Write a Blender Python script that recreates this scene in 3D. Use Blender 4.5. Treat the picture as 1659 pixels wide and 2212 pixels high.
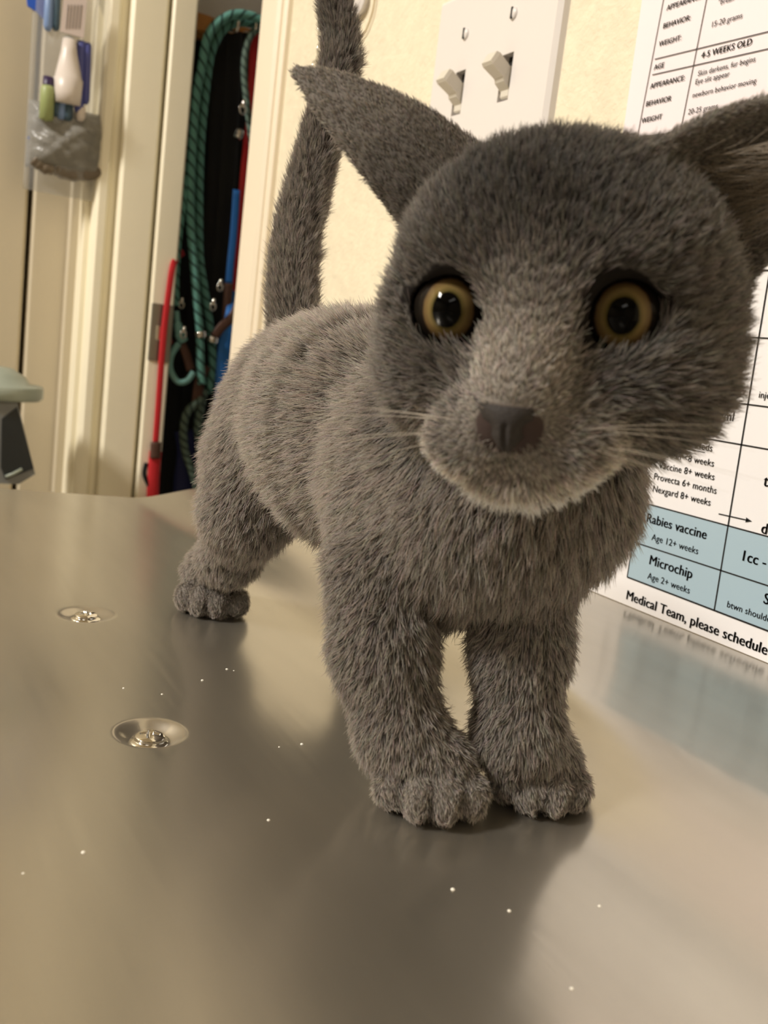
import bpy, math, random
import numpy as np
random.seed(4); rng = np.random.default_rng(4)
sc = bpy.context.scene
for o in list(bpy.data.objects): bpy.data.objects.remove(o)
COL = sc.collection

# ------------------------------------------------------------------ camera
CX, CY, FPX = 829.5, 1106.0, 2000.0
H = 0.11                                   # camera height above the table top (z = 0)
def _axes():
    v = np.array([-635-CX, -(13000-CY), -FPX]); v /= np.linalg.norm(v)
    w = np.array([-300-CX, -(631-CY), -FPX]); w /= np.linalg.norm(w)
    z = -v; x = w-z*(w@z); x /= np.linalg.norm(x)
    return np.array([x, np.cross(z, x), z])
RW = _axes()                               # world = RW @ camera axes
CAM = np.array([0, 0, H])
def ray(px, py): return RW @ np.array([px-CX, -(py-CY), -FPX])
def onx(px, py, x): r = ray(px, py); return CAM+r*(x/r[0])
def ony(px, py, y): r = ray(px, py); return CAM+r*(y/r[1])
def onz(px, py, z): r = ray(px, py); return CAM+r*((z-H)/r[2])
def PD(px, py, d): return CAM+ray(px, py)*(d/FPX)
cam = bpy.data.cameras.new('camera'); camo = bpy.data.objects.new('camera', cam); COL.objects.link(camo)
cam.sensor_fit = 'VERTICAL'; cam.sensor_height = 36.0; cam.sensor_width = 27.0
cam.lens = FPX/2212*36
M = np.eye(4); M[:3, :3] = RW; M[:3, 3] = CAM
import mathutils
camo.matrix_world = mathutils.Matrix(M.tolist())
cam.clip_start = .01; cam.clip_end = 20
cam.dof.use_dof = True; cam.dof.focus_distance = .29; cam.dof.aperture_fstop = 21
sc.camera = camo
sc.view_settings.view_transform = 'Standard'; sc.view_settings.look = 'None'
sc.view_settings.gamma = 1; sc.view_settings.use_curve_mapping = False
sc.view_settings.exposure = 0.0
w = bpy.data.worlds.new('world'); sc.world = w; w.use_nodes = True
w.node_tree.nodes['Background'].inputs[0].default_value = (1, .95, .85, 1)
w.node_tree.nodes['Background'].inputs[1].default_value = .05
def area(name, loc, target, sx, sy, power, col):
    l = bpy.data.lights.new(name, 'AREA'); l.shape = 'RECTANGLE'; l.size = sx; l.size_y = sy; l.energy = power; l.color = col
    o = bpy.data.objects.new(name, l); COL.objects.link(o); o.location = loc
    d = mathutils.Vector(target)-mathutils.Vector(loc)
    o.rotation_euler = d.to_track_quat('-Z', 'Y').to_euler(); return o
CEIL = 1.55
area('ceiling_lamp_light', (.45, 1.50, CEIL-.06), (.45, .9, 0), .26, .50, 71, (1, .945, .865))
area('ceiling_lamp_light_rear', (-1.3, 1.05, CEIL-.06), (-1.3, 1.05, 0),   .45, .9, 6, (1, .945, .865))

# ------------------------------------------------------------------ materials
def lin(c): return tuple(((v/255)/12.92 if v/255 <= .04045 else ((v/255+.055)/1.055)**2.4) for v in c)
def mat(name, rgb, rough=.6, metal=0., bump=None, var=None, **kw):
    m = bpy.data.materials.new(name); m.use_nodes = True; nt = m.node_tree; b = nt.nodes['Principled BSDF']
    c = (*lin(rgb), 1); b.inputs['Base Color'].default_value = c
    b.inputs['Roughness'].default_value = rough; b.inputs['Metallic'].default_value = metal
    for k, v in kw.items(): b.inputs[k.replace('_', ' ')].default_value = v
    tc = nt.nodes.new('ShaderNodeTexCoord')
    if bump:
        sca, st, dist = bump[:3]
        n = nt.nodes.new('ShaderNodeTexNoise'); n.inputs['Scale'].default_value = sca; n.inputs['Detail'].default_value = 3
        nt.links.new(tc.outputs['Object'], n.inputs['Vector'])
        bp = nt.nodes.new('ShaderNodeBump'); bp.inputs['Strength'].default_value = st; bp.inputs['Distance'].default_value = dist
        nt.links.new(n.outputs['Fac'], bp.inputs['Height']); nt.links.new(bp.outputs['Normal'], b.inputs['Normal'])
    if var:
        sca, amt = var
        n = nt.nodes.new('ShaderNodeTexNoise'); n.inputs['Scale'].default_value = sca; n.inputs['Detail'].default_value = 4
        nt.links.new(tc.outputs['Object'], n.inputs['Vector'])
        r = nt.nodes.new('ShaderNodeValToRGB'); lo = tuple(x*(1-amt) for x in c[:3]); hi = tuple(min(1, x*(1+amt)) for x in c[:3])
        r.color_ramp.elements[0].position = .3; r.color_ramp.elements[1].position = .7
        r.color_ramp.elements[0].color = (*lo, 1); r.color_ramp.elements[1].color = (*hi, 1)
        nt.links.new(n.outputs['Fac'], r.inputs['Fac']); nt.links.new(r.outputs['Color'], b.inputs['Base Color'])
    return m
def rope_mat(name, c1, c2, rings=1.0, thr=.45):
    m = mat(name, c1, .75); nt = m.node_tree; b = nt.nodes['Principled BSDF']
    uv = nt.nodes.new('ShaderNodeUVMap'); sp = nt.nodes.new('ShaderNodeSeparateXYZ'); nt.links.new(uv.outputs[0], sp.inputs[0])
    def mth(op, a, bb):
        q = nt.nodes.new('ShaderNodeMath'); q.operation = op
        for i, v in enumerate((a, bb)):
            if isinstance(v, (int, float)): q.inputs[i].default_value = v
            elif v is not None: nt.links.new(v, q.inputs[i])
        return q.outputs[0]
    s = mth('ADD', mth('MULTIPLY', sp.outputs[0], 2*math.pi*2), mth('MULTIPLY', sp.outputs[1], 2*math.pi*rings))
    s = mth('SINE', s, None); s = mth('GREATER_THAN', s, thr)
    mx = nt.nodes.new('ShaderNodeMix'); mx.data_type = 'RGBA'; nt.links.new(s, mx.inputs[0])
    mx.inputs[6].default_value = (*lin(c1), 1); mx.inputs[7].default_value = (*lin(c2), 1)
    nt.links.new(mx.outputs[2], b.inputs['Base Color']); return m

M_wall = mat('orange_peel_paint', (232, 222, 197), .55, bump=(300, .7, .0012), var=(120, .05))
M_wall2 = mat('painted_wall', (214, 199, 166), .6, bump=(60, .3, .001))
M_cas = mat('cream_gloss_trim', (250, 242, 216), .4, bump=(90, .25, .0006), var=(6, .03))
M_casw = mat('white_trim', (240, 228, 206), .4, bump=(90, .2, .0006))
M_door = mat('beige_door_paint', (204, 192, 166), .5, bump=(40, .15, .0006), var=(5, .03))
M_grey = mat('pale_grey_paint', (232, 230, 226), .6)
M_shade = mat('taupe_painted_wall', (150, 138, 118), .7)
M_ceil = mat('ceiling_white', (190, 180, 162), .8)
M_floor = mat('vinyl_floor', (150, 138, 118), .5, var=(8, .15))
M_plast = mat('white_switch_plastic', (226, 221, 218), .28)
M_ivory = mat('grey_toggle_plastic', (214, 208, 196), .35)
M_dark = mat('dark_slot', (22, 20, 18), .7)
M_paper = mat('laminated_white_paper', (243, 241, 243), .3)
M_paperp = mat('matt_white_paper', (240, 230, 234), .5)
M_blue = mat('pale_blue_print', (170, 194, 208), .3)
M_ink = mat('black_ink', (18, 18, 20), .6)
M_inkg = mat('grey_ink', (70, 66, 70), .6)
M_chrome = mat('polished_steel', (225, 222, 215), .12, 1.0)
M_plate = mat('brushed_latch_steel', (150, 145, 135), .4, 1.0)
M_teal = rope_mat('teal_rope', (96, 152, 142), (18, 46, 46), 80, .75)
M_tealp = mat('pale_teal_rope', (120, 170, 165), .7)
M_teald = rope_mat('grey_green_rope', (92, 112, 100), (40, 56, 50), 110, .6)
M_red = mat('red_webbing', (205, 36, 44), .6, bump=(900, .4, .0004))
M_redd = mat('dark_red_webbing', (120, 24, 30), .7, bump=(900, .4, .0004))
M_blueweb = mat('blue_webbing', (38, 110, 190), .6, bump=(900, .4, .0004))
M_navy = mat('navy_webbing', (16, 26, 76), .7, bump=(700, .4, .0005))
M_black = mat('black_nylon', (9, 9, 11), .8, bump=(900, .4, .0004))
M_leather = mat('brown_leather', (84, 56, 44), .6)
M_wood = mat('orange_wood', (186, 128, 62), .5, var=(60, .2))
M_tape = mat('blue_tape', (34, 92, 205), .5)
M_lid = mat('grey_green_plastic', (150, 158, 146), .35)
M_char = mat('charcoal_plastic', (34, 38, 40), .4)
M_bin = mat('mid_grey_plastic', (120, 122, 122), .4)
def clear(name, rgb, alpha):
    m = mat(name, rgb, .12); m.node_tree.nodes['Principled BSDF'].inputs['Alpha'].default_value = alpha
    return m
M_bag = clear('clear_bag_film', (190, 190, 188), .28)

# brushed stainless sheet: brush lines run along x
def steel_mat():
    m = bpy.data.materials.new('brushed_stainless'); m.use_nodes = True; nt = m.node_tree; b = nt.nodes['Principled BSDF']
    b.inputs['Metallic'].default_value = 1; b.inputs['Anisotropic'].default_value = .5
    tg = nt.nodes.new('ShaderNodeTangent'); tg.direction_type = 'UV_MAP'; tg.uv_map = 'UVMap'; nt.links.new(tg.outputs[0], b.inputs['Tangent'])
    tc = nt.nodes.new('ShaderNodeTexCoord')
    def noise(scale, stretch, detail):
        mp = nt.nodes.new('ShaderNodeMapping'); mp.inputs['Scale'].default_value = stretch
        n = nt.nodes.new('ShaderNodeTexNoise'); n.inputs['Scale'].default_value = scale; n.inputs['Detail'].default_value = detail
        nt.links.new(tc.outputs['Object'], mp.inputs[0]); nt.links.new(mp.outputs[0], n.inputs['Vector']); return n.outputs['Fac']
    fine = noise(9, (1, 60, 1), 4); broad = noise(7, (1, 6, 1), 3); blot = noise(9, (1, 1, 1), 4)
    def ramp(src, p0, c0, p1, c1):
        r = nt.nodes.new('ShaderNodeValToRGB'); r.color_ramp.elements[0].position = p0; r.color_ramp.elements[1].position = p1
        r.color_ramp.elements[0].color = (*c0, 1); r.color_ramp.elements[1].color = (*c1, 1); nt.links.new(src, r.inputs[0]); return r.outputs[0]
    col = ramp(broad, .3, (.49, .46, .405), .7, (.57, .54, .48))
    nt.links.new(col, b.inputs['Base Color'])
    r1 = ramp(fine, .35, (.145,)*3, .75, (.20,)*3); r2 = ramp(blot, .35, (-.0,)*3, .7, (.05,)*3)
    ad = nt.nodes.new('ShaderNodeMath'); ad.operation = 'ADD'; nt.links.new(r1, ad.inputs[0]); nt.links.new(r2, ad.inputs[1])
    nt.links.new(ad.outputs[0], b.inputs['Roughness'])
    bp = nt.nodes.new('ShaderNodeBump'); bp.inputs['Strength'].default_value = .07; bp.inputs['Distance'].default_value = .0002
    nt.links.new(fine, bp.inputs['Height']); nt.links.new(bp.outputs[0], b.inputs['Normal'])
    g = nt.nodes.new('ShaderNodeBsdfPrincipled'); g.inputs['Metallic'].default_value = 1; g.inputs['Roughness'].default_value = .45
    nt.links.new(col, g.inputs['Base Color']); nt.links.new(bp.outputs[0], g.inputs['Normal'])
    mx = nt.nodes.new('ShaderNodeMixShader'); mx.inputs[0].default_value = .36; nt.links.new(b.outputs[0], mx.inputs[1]); nt.links.new(g.outputs[0], mx.inputs[2])
    df = nt.nodes.new('ShaderNodeBsdfDiffuse'); df.inputs[0].default_value = (.40, .37, .31, 1)
    m2 = nt.nodes.new('ShaderNodeMixShader'); m2.inputs[0].default_value = .10; nt.links.new(mx.outputs[0], m2.inputs[1]); nt.links.new(df.outputs[0], m2.inputs[2])
    nt.links.new(m2.outputs[0], nt.nodes['Material Output'].inputs[0])
    return m
M_steel = steel_mat()

# ------------------------------------------------------------------ object helpers
def tag(o, label=None, cat=None, group=None, kind=None):
    if label: o['label'] = label
    if cat: o['category'] = cat
    if group: o['group'] = group
    if kind: o['kind'] = kind
    return o
def empty(name, loc):
    o = bpy.data.objects.new(name, None); COL.objects.link(o); o.location = tuple(loc); o.empty_display_size = .01; return o
class MB:
    def __init__(s): s.v = []; s.f = []; s.uv = []
    def add(s, vs, fs, uvs=None):
        n = len(s.v); s.v += [tuple(map(float, v)) for v in vs]
        for i, f in enumerate(fs):
            s.f.append(tuple(n+k for k in f)); s.uv.append(uvs[i] if uvs else [(0, 0)]*len(f))
    def box(s, lo, hi, ch=0.):
        x0, y0, z0 = lo; x1, y1, z1 = hi
        if ch <= 0:
            vs = [(x0, y0, z0), (x1, y0, z0), (x1, y1, z0), (x0, y1, z0), (x0, y0, z1), (x1, y0, z1), (x1, y1, z1), (x0, y1, z1)]
            s.add(vs, [(0, 3, 2, 1), (4, 5, 6, 7), (0, 1, 5, 4), (1, 2, 6, 5), (2, 3, 7, 6), (3, 0, 4, 7)]); return
        c = ((x0+x1)/2, (y0+y1)/2, (z0+z1)/2); h = ((x1-x0)/2, (y1-y0)/2, (z1-z0)/2)
        idx = {}; vs = []
        for sx in (-1, 1):
            for sy in (-1, 1):
                for sz in (-1, 1):
                    for a in range(3):
                        d = [h[i]-(0 if i == a else ch) for i in range(3)]
                        idx[(sx, sy, sz, a)] = len(vs); vs.append((c[0]+sx*d[0], c[1]+sy*d[1], c[2]+sz*d[2]))
        fs = []
        for a in range(3):
            for sg in (-1, 1):
                b_, c_ = (a+1) % 3, (a+2) % 3; q = []
                for (p, r) in ((-1, -1), (1, -1), (1, 1), (-1, 1)):
                    t = [0, 0, 0]; t[a] = sg; t[b_] = p; t[c_] = r; q.append(idx[(*t, a)])
                fs.append(tuple(q if sg > 0 else q[::-1]))
        for a in range(3):
            b_, c_ = (a+1) % 3, (a+2) % 3
            for p in (-1, 1):
                for r in (-1, 1):
                    t0 = [0, 0, 0]; t0[a] = -1; t0[b_] = p; t0[c_] = r; t1 = list(t0); t1[a] = 1
                    q = [idx[(*t0, b_)], idx[(*t1, b_)], idx[(*t1, c_)], idx[(*t0, c_)]]
                    fs.append(tuple(q if p*r < 0 else q[::-1]))
        for sx in (-1, 1):
            for sy in (-1, 1):
                for sz in (-1, 1):
                    q = [idx[(sx, sy, sz, a)] for a in range(3)]; fs.append(tuple(q if sx*sy*sz > 0 else q[::-1]))
        s.add(vs, fs)
    def tube(s, pts, r, n=10, flat=1., flatdir=None, caps=True):
        pts = np.array(pts, float); m = len(pts); rr = np.full(m, r) if np.isscalar(r) else np.array(r, float)
        T = np.gradient(pts, axis=0); T /= np.linalg.norm(T, axis=1)[:, None]+1e-12
        ref = np.array(flatdir if flatdir is not None else (0.3, .9, .1), float); vs = []; L = 0; acc = []
        for i in range(m):
            if flatdir is None and i > 0: ref = A
            A = ref-T[i]*(ref@T[i]); nA = np.linalg.norm(A)
            if nA < 1e-6: A = np.cross(T[i], (0, 0, 1.)); nA = np.linalg.norm(A)+1e-9
            A = A/nA; B = np.cross(T[i], A)
            if i: L += np.linalg.norm(pts[i]-pts[i-1])
            acc.append(L)
            for k in range(n):
                a = 2*math.pi*k/n; vs.append(pts[i]+rr[i]*(math.cos(a)*A*flat+math.sin(a)*B))
        fs = []; uvs = []
        for i in range(m-1):
            for k in range(n):
                k2 = (k+1) % n; fs.append((i*n+k, i*n+k2, (i+1)*n+k2, (i+1)*n+k))
                uvs.append([(k/n, acc[i]), ((k+1)/n, acc[i]), ((k+1)/n, acc[i+1]), (k/n, acc[i+1])])
        if caps:
            fs.append(tuple(range(n))[::-1]); uvs.append([(0, 0)]*n); fs.append(tuple((m-1)*n+k for k in range(n))); uvs.append([(0, 0)]*n)
        s.add(vs, fs, uvs)
    def lathe(s, prof, c=(0, 0, 0), ax=(0, 0, 1), n=32):
        ax = np.array(ax, float); ax /= np.linalg.norm(ax); a = np.cross(ax, (1, 0, 0) if abs(ax[0]) < .9 else (0, 1, 0)); a /= np.linalg.norm(a); b = np.cross(ax, a); c = np.array(c, float)
        vs = []
        for (r, h) in prof:
            for k in range(n):
                t = 2*math.pi*k/n; vs.append(c+ax*h+r*(math.cos(t)*a+math.sin(t)*b))
        fs = [(i*n+k, i*n+(k+1) % n, (i+1)*n+(k+1) % n, (i+1)*n+k) for i in range(len(prof)-1) for k in range(n)]
        s.add(vs, fs)
    def prism(s, poly, origin, u, v, w, depth):   # polygon (a,b) in plane u,v extruded along w
        o, u, v, w = (np.array(q, float) for q in (origin, u, v, w)); n = len(poly)
        vs = [o+u*a+v*b for a, b in poly]+[o+u*a+v*b+w*depth for a, b in poly]
        s.add(vs, [tuple(range(n))[::-1], tuple(range(n, 2*n))]+[(i, (i+1) % n, n+(i+1) % n, n+i) for i in range(n)])
    def build(s, name, m, parent=None, smooth=False):
        me = bpy.data.meshes.new(name); me.from_pydata(s.v, [], s.f); me.materials.append(m)
        uvl = me.uv_layers.new(name='UVMap'); uvl.data.foreach_set('uv', np.array([c for u in s.uv for c in u], 'f').ravel())
        import bmesh
        bm = bmesh.new(); bm.from_mesh(me); bmesh.ops.recalc_face_normals(bm, faces=bm.faces); bm.to_mesh(me); bm.free()
        o = bpy.data.objects.new(name, me); COL.objects.link(o)
        if smooth: me.polygons.foreach_set('use_smooth', [True]*len(me.polygons))
        if parent is not None:
            o.parent = parent; o.matrix_parent_inverse = mathutils.Matrix.Translation(-parent.location)
        me.update(); return o
def spline(pts, n=8):
    pts = np.array(pts, float); P = np.vstack([2*pts[0]-pts[1], pts, 2*pts[-1]-pts[-2]]); out = []
    for i in range(1, len(P)-2):
        for t in np.linspace(0, 1, n, endpoint=False):
            a, b, c, d = P[i-1], P[i], P[i+1], P[i+2]
            out.append(.5*((2*b)+(c-a)*t+(2*a-5*b+4*c-d)*t*t+(-a+3*b-3*c+d)*t**3))
    out.append(P[-2]); return np.array(out)

# ------------------------------------------------------------------ room
YW = -.303                      # face of the wall beside the table
FL = -.90
def struct(name, boxes, m, ch=0.):
    b = MB()
    for lo, hi in boxes: b.box(lo, hi, ch)
    return tag(b.build(name, m), kind='structure')
struct('floor', [((-2.2, -.9, FL-.05), (1.7, 2.4, FL))], M_floor)
struct('ceiling', [((-2.2, -.9, CEIL), (1.7, 2.4, CEIL+.05))], M_ceil)
struct('wall_right', [((-2.2, YW-.10, FL), (.772, YW, CEIL)), ((.772, YW-.10, 1.2), (1.7, YW, CEIL))], M_wall)
struct('wall_far', [((1.05, -.258, 1.15), (1.12, 2.4, CEIL)), ((1.05, .75, FL), (1.12, 2.4, 1.15))], M_wall2)
struct('wall_left', [((-2.2, 2.3, FL), (1.12, 2.4, CEIL))], M_shade)
struct('wall_back', [((-2.2, -.303, FL), (-2.1, 2.3, CEIL))], M_shade)
struct('wall_closet', [((1.295, -.9, FL), (1.34, -.262, CEIL)), ((1.085, -.9, FL), (1.10, -.2895, 1.2)), ((.772, -.9, FL), (1.34, -.86, CEIL))], M_grey)
# casing on the corner of the near wall
b = MB(); b.box((.770, YW-.10, FL), (.829, YW+.006, CEIL-.02), .002); b.box((.776, YW-.02, FL), (.796, YW+.0105, CEIL-.02), .003)
tag(b.build('trim_1', M_casw), kind='structure')
# casing beside the open door: stepped profile
b = MB(); b.box((.990, -.2575, FL), (1.05, -.199, 1.2), .0015); b.box((.978, -.2570, FL), (.99, -.221, 1.2), .003)
b.box((.983, -.2130, FL), (.992, -.200, 1.2), .003); b.box((1.0, -.2, FL), (1.05, -.193, 1.2), .001)
tag(b.build('trim_2', M_cas), kind='structure')
# doors of the far wall
def door_panel(name, y0, y1):
    b = MB(); b.box((1.03, y0, FL+.01), (1.06, y1, 1.15), .003)
    return tag(b.build(name, M_door), kind='structure')
g = onx(68, 400, 1.03)[1]
d1 = door_panel('door_1', -.1965, g-.0022); door_panel('door_2', g+.0022, .75)
b = MB(); b.box((1.065, -.2, FL), (1.10, .75, 1.15)); tag(b.build('trim_3', M_dark), kind='structure')
# vertical bead on the near door panel
b = MB(); b.box((1.024, -.1965, FL+.02), (1.03, -.183, 1.14), .0025); tag(b.build('trim_4', M_door), kind='structure')
# open door seen on its edge, with the latch plate
dn = tag(MB.build((lambda q: (q.box((.975, -.2845, FL+.01), (1.29, -.2600, 1.18), .002), q)[1])(MB()), 'door_3', M_cas), kind='structure')
p0 = onx(335, 655, .975); p1 = onx(318, 778, .975)
b = MB(); b.box((.9735, -.2842, p1[2]), (.9765, -.2612, p0[2]), .0008); lp = b.build('latch_plate', M_plate, dn)
b = MB(); b.box((.9715, -.2775, (p0[2]+p1[2])/2-.008), (.9745, -.267, (p0[2]+p1[2])/2+.008), .001); b.build('latch_bolt', M_chrome, lp)
# ceiling lamps
for i, x in enumerate((.45, -1.3)):
    e = empty('ceiling_lamp', (x, 1.05+.45*(i == 0), CEIL)); tag(e, ['flat white ceiling lamp panel ahead above the steel table', 'flat white ceiling lamp panel behind the camera'][i], 'lamp', 'ceiling lamps')
    b = MB()
    for lo, hi in (((x-.26, .56+.45*(i == 0), CEIL-.05), (x-.24, 1.54+.45*(i == 0), CEIL)), ((x+.24, .56+.45*(i == 0), CEIL-.05), (x+.26, 1.54+.45*(i == 0), CEIL)), ((x-.24, .56+.45*(i == 0), CEIL-.05), (x+.24, .58+.45*(i == 0), CEIL)), ((x-.24, 1.52+.45*(i == 0), CEIL-.05), (x+.24, 1.54+.45*(i == 0), CEIL))): b.box(lo, hi)
    b.build('frame', M_plast, e)

# ------------------------------------------------------------------ steel table
XF = .63
s1 = onz(186, 1326, 0); s2 = onz(325, 1582, 0)
def ss(a, b_, x): t = np.clip((x-a)/(b_-a), 0, 1); return t*t*(3-2*t)
def table_z(X, Y):
    z = .0105*(.6*ss(.158, .205, -Y)+.4*np.clip((-Y-.158)/.047, 0, 1))+.0030*ss(.208, .30, -Y)
    for c, R, D in ((s1, .0115, .0020), (s2, .0105, .0028)):
        r = np.hypot(X-c[0], Y-c[1]); z = z-D*(1-ss(.0045, R, r))
    return z
def nonuni(a, b_, cs, fine, coarse, rad):
    out = [a]
    while out[-1] < b_:
        x = out[-1]; st = fine if any(abs(x-c) < rad for c in cs) else coarse; out.append(min(b_, x+st))
    return np.array(out)
gx = nonuni(-.30, XF, (s1[0], s2[0]), .0006, .006, .014); gy = nonuni(-.3015, .42, (s1[1], s2[1]), .0006, .003, .016)
X, Y = np.meshgrid(gx, gy, indexing='ij')
Xe = X+(X > .5)*(X-.5)/(XF-.5)*(.217*np.clip(Y, -.3, 0)+.0)
Z = table_z(X, Y)
tb = empty('exam_table', (.2, .05, FL)); tag(tb, 'brushed stainless steel exam table with two recessed screws, under the kitten', 'table')
b = MB(); nx, ny = X.shape; ids = np.arange(nx*ny).reshape(nx, ny)
qd_ = np.stack([ids[:-1, :-1], ids[1:, :-1], ids[1:, 1:], ids[:-1, 1:]], -1).reshape(-1, 4).tolist(); fx_, fy_ = Xe.ravel(), Y.ravel()
b.add(np.stack([Xe, Y, Z], -1).reshape(-1, 3), [tuple(q) for q in qd_], [[(fy_[k], fx_[k]) for k in q] for q in qd_])
# rolled rim down the outer edges
def rim(pts, out):
    n0 = len(b.v); m = len(pts); prof = [(0, 0), (.0012, -.0004), (.002, -.0016), (.002, -.03)]
    vs = [np.array(p)+np.array(out)*o_+np.array([0, 0, z_]) for (o_, z_) in prof for p in pts]
    b.add(vs, [(i*m+k, i*m+k+1, (i+1)*m+k+1, (i+1)*m+k) for i in range(3) for k in range(m-1)])
rim([(Xe[-1, k], Y[-1, k], Z[-1, k]) for k in range(ny)], (1, 0, 0))
rim([(Xe[0, k], Y[0, k], Z[0, k]) for k in range(ny)], (-1, 0, 0))
rim([(Xe[k, -1], Y[k, -1], Z[k, -1]) for k in range(nx)], (0, 1, 0))
b.build('table_top', M_steel, tb, smooth=True)
b = MB(); b.box((.12, .0, FL+.03), (.22, .1, -.03), .005); b.build('pedestal', M_plate, tb)
b = MB(); b.box((-.05, -.2, FL), (.45, .3, FL+.03), .005); b.build('base_plate', M_plate, tb)
for i, (c, zb) in enumerate(((s1, -.0020), (s2, -.0028))):
    # domed head with a real cross recess
    N = 61; R = .0042; g_ = np.linspace(-R, R, N); A, B = np.meshgrid(g_, g_, indexing='ij'); rr = np.hypot(A, B)
    th = .5+i*.7; U = A*math.cos(th)+B*math.sin(th); V = -A*math.sin(th)+B*math.cos(th)
    h = .0014+.0014*np.sqrt(np.clip(1-(rr/R)**2*.96, 0, 1))
    cross = ((np.abs(U) < .0007) & (np.abs(V) < .0027)) | ((np.abs(V) < .0007) & (np.abs(U) < .0027))
    h = np.where(cross, h-.0018*(1-rr/.0034), h)
    mb = MB(); keep = rr <= R*1.001; idm = -np.ones(A.shape, int); idm[keep] = np.arange(keep.sum())
    vs = np.stack([A[keep]+c[0], B[keep]+c[1], h[keep]+zb-.0001], -1)
    q = np.stack([idm[:-1, :-1], idm[1:, :-1], idm[1:, 1:], idm[:-1, 1:]], -1).reshape(-1, 4); q = q[(q >= 0).all(1)]
    mb.add(vs, [tuple(t) for t in q.tolist()])
    mb.lathe([(.0056, -.0001), (.0054, .0005), (.0044, .0006), (.00415, .0008), (.0041, .0016)], (c[0], c[1], zb))
    o = mb.build('screw', M_chrome, smooth=True)
    tag(o, ['shiny cross-head screw in the table dimple farther from the camera', 'shiny cross-head screw in the larger dimple nearest the camera'][i], 'screw', 'table screws')
crumbs = [(180, 1842), (50, 1887), (1100, 1968), (490, 1446), (505, 1449), (267, 1487), (978, 1922), (603, 1614), (580, 1772), (437, 1470), (1235, 2136), (1295, 1958), (652, 1608), (350, 1500)]
M_crumb = mat('pale_grit', (240, 236, 225), .5)
for k, (px, py) in enumerate(crumbs):
    p = onz(px, py, 0); r = (.0005, .0003, .00042)[k % 3]
    if k in (10, 11, 13): r = .0004
    mb = MB(); mb.lathe([(r*.1, r*.75), (r*.7, r*.55), (r, .1*r), (r*.8, 0)], (p[0], p[1], float(table_z(p[0], p[1]))), n=7)
    tag(mb.build('crumb', M_crumb), 'tiny pale speck of grit lying on the steel table top', 'crumb', 'specks of grit on the table')

# ------------------------------------------------------------------ switch plate on the wall
def W(x, z, y=YW): return (x, y, z)
sw = empty('light_switch', (.4605, YW, .2645)); tag(sw, 'white two-gang toggle light switch plate on the textured cream wall', 'light switch')
x0, x1, z0, z1 = .3993, .5205, .208, .3225
slots = [(.4402, .2646), (.4862, .2642)]
b = MB()
xs = sorted([x0, x1]+[v for c in slots for v in (c[0]-.0050, c[0]+.0050)]); zs = [z0, .2646-.0122, .2646+.0122, z1]
T = .0052
inset = .0035
def plate_pt(x, z, top): return (x, YW+(T if top else 0.0003), z)
for i in range(len(xs)-1):
    for j in range(3):
        if j == 1 and i in (1, 3): continue
        xa = xs[i]+(inset if i == 0 else 0); xb = xs[i+1]-(inset if i == len(xs)-2 else 0); za = zs[j]+(inset if j == 0 else 0); zb = zs[j+1]-(inset if j == 2 else 0)
        b.add([(xa, YW+T, za), (xb, YW+T, za), (xb, YW+T, zb), (xa, YW+T, zb)], [(0, 1, 2, 3)])
o4 = [(x0, z0), (x1, z0), (x1, z1), (x0, z1)]; i4 = [(x0+inset, z0+inset), (x1-inset, z0+inset), (x1-inset, z1-inset), (x0+inset, z1-inset)]
m4 = [(x0+.0008, z0+.0008), (x1-.0008, z0+.0008), (x1-.0008, z1-.0008), (x0+.0008, z1-.0008)]
vs = [(x, YW, z) for x, z in o4]+[(x, YW+.0032, z) for x, z in m4]+[(x, YW+T, z) for x, z in i4]
b.add(vs, [(k+4*r, (k+1) % 4+4*r, (k+1) % 4+4*(r+1), k+4*(r+1)) for r in (0, 1) for k in range(4)])
for c in slots:
    q = [(c[0]-.005, .2646-.0122), (c[0]+.005, .2646-.0122), (c[0]+.005, .2646+.0122), (c[0]-.005, .2646+.0122)]
    b.add([(x, YW+T, z) for x, z in q]+[(x, YW+.0004, z) for x, z in q], [(k, k+4, (k+1) % 4+4, (k+1) % 4) for k in range(4)])
b.build('cover_plate', M_plast, sw)
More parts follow.
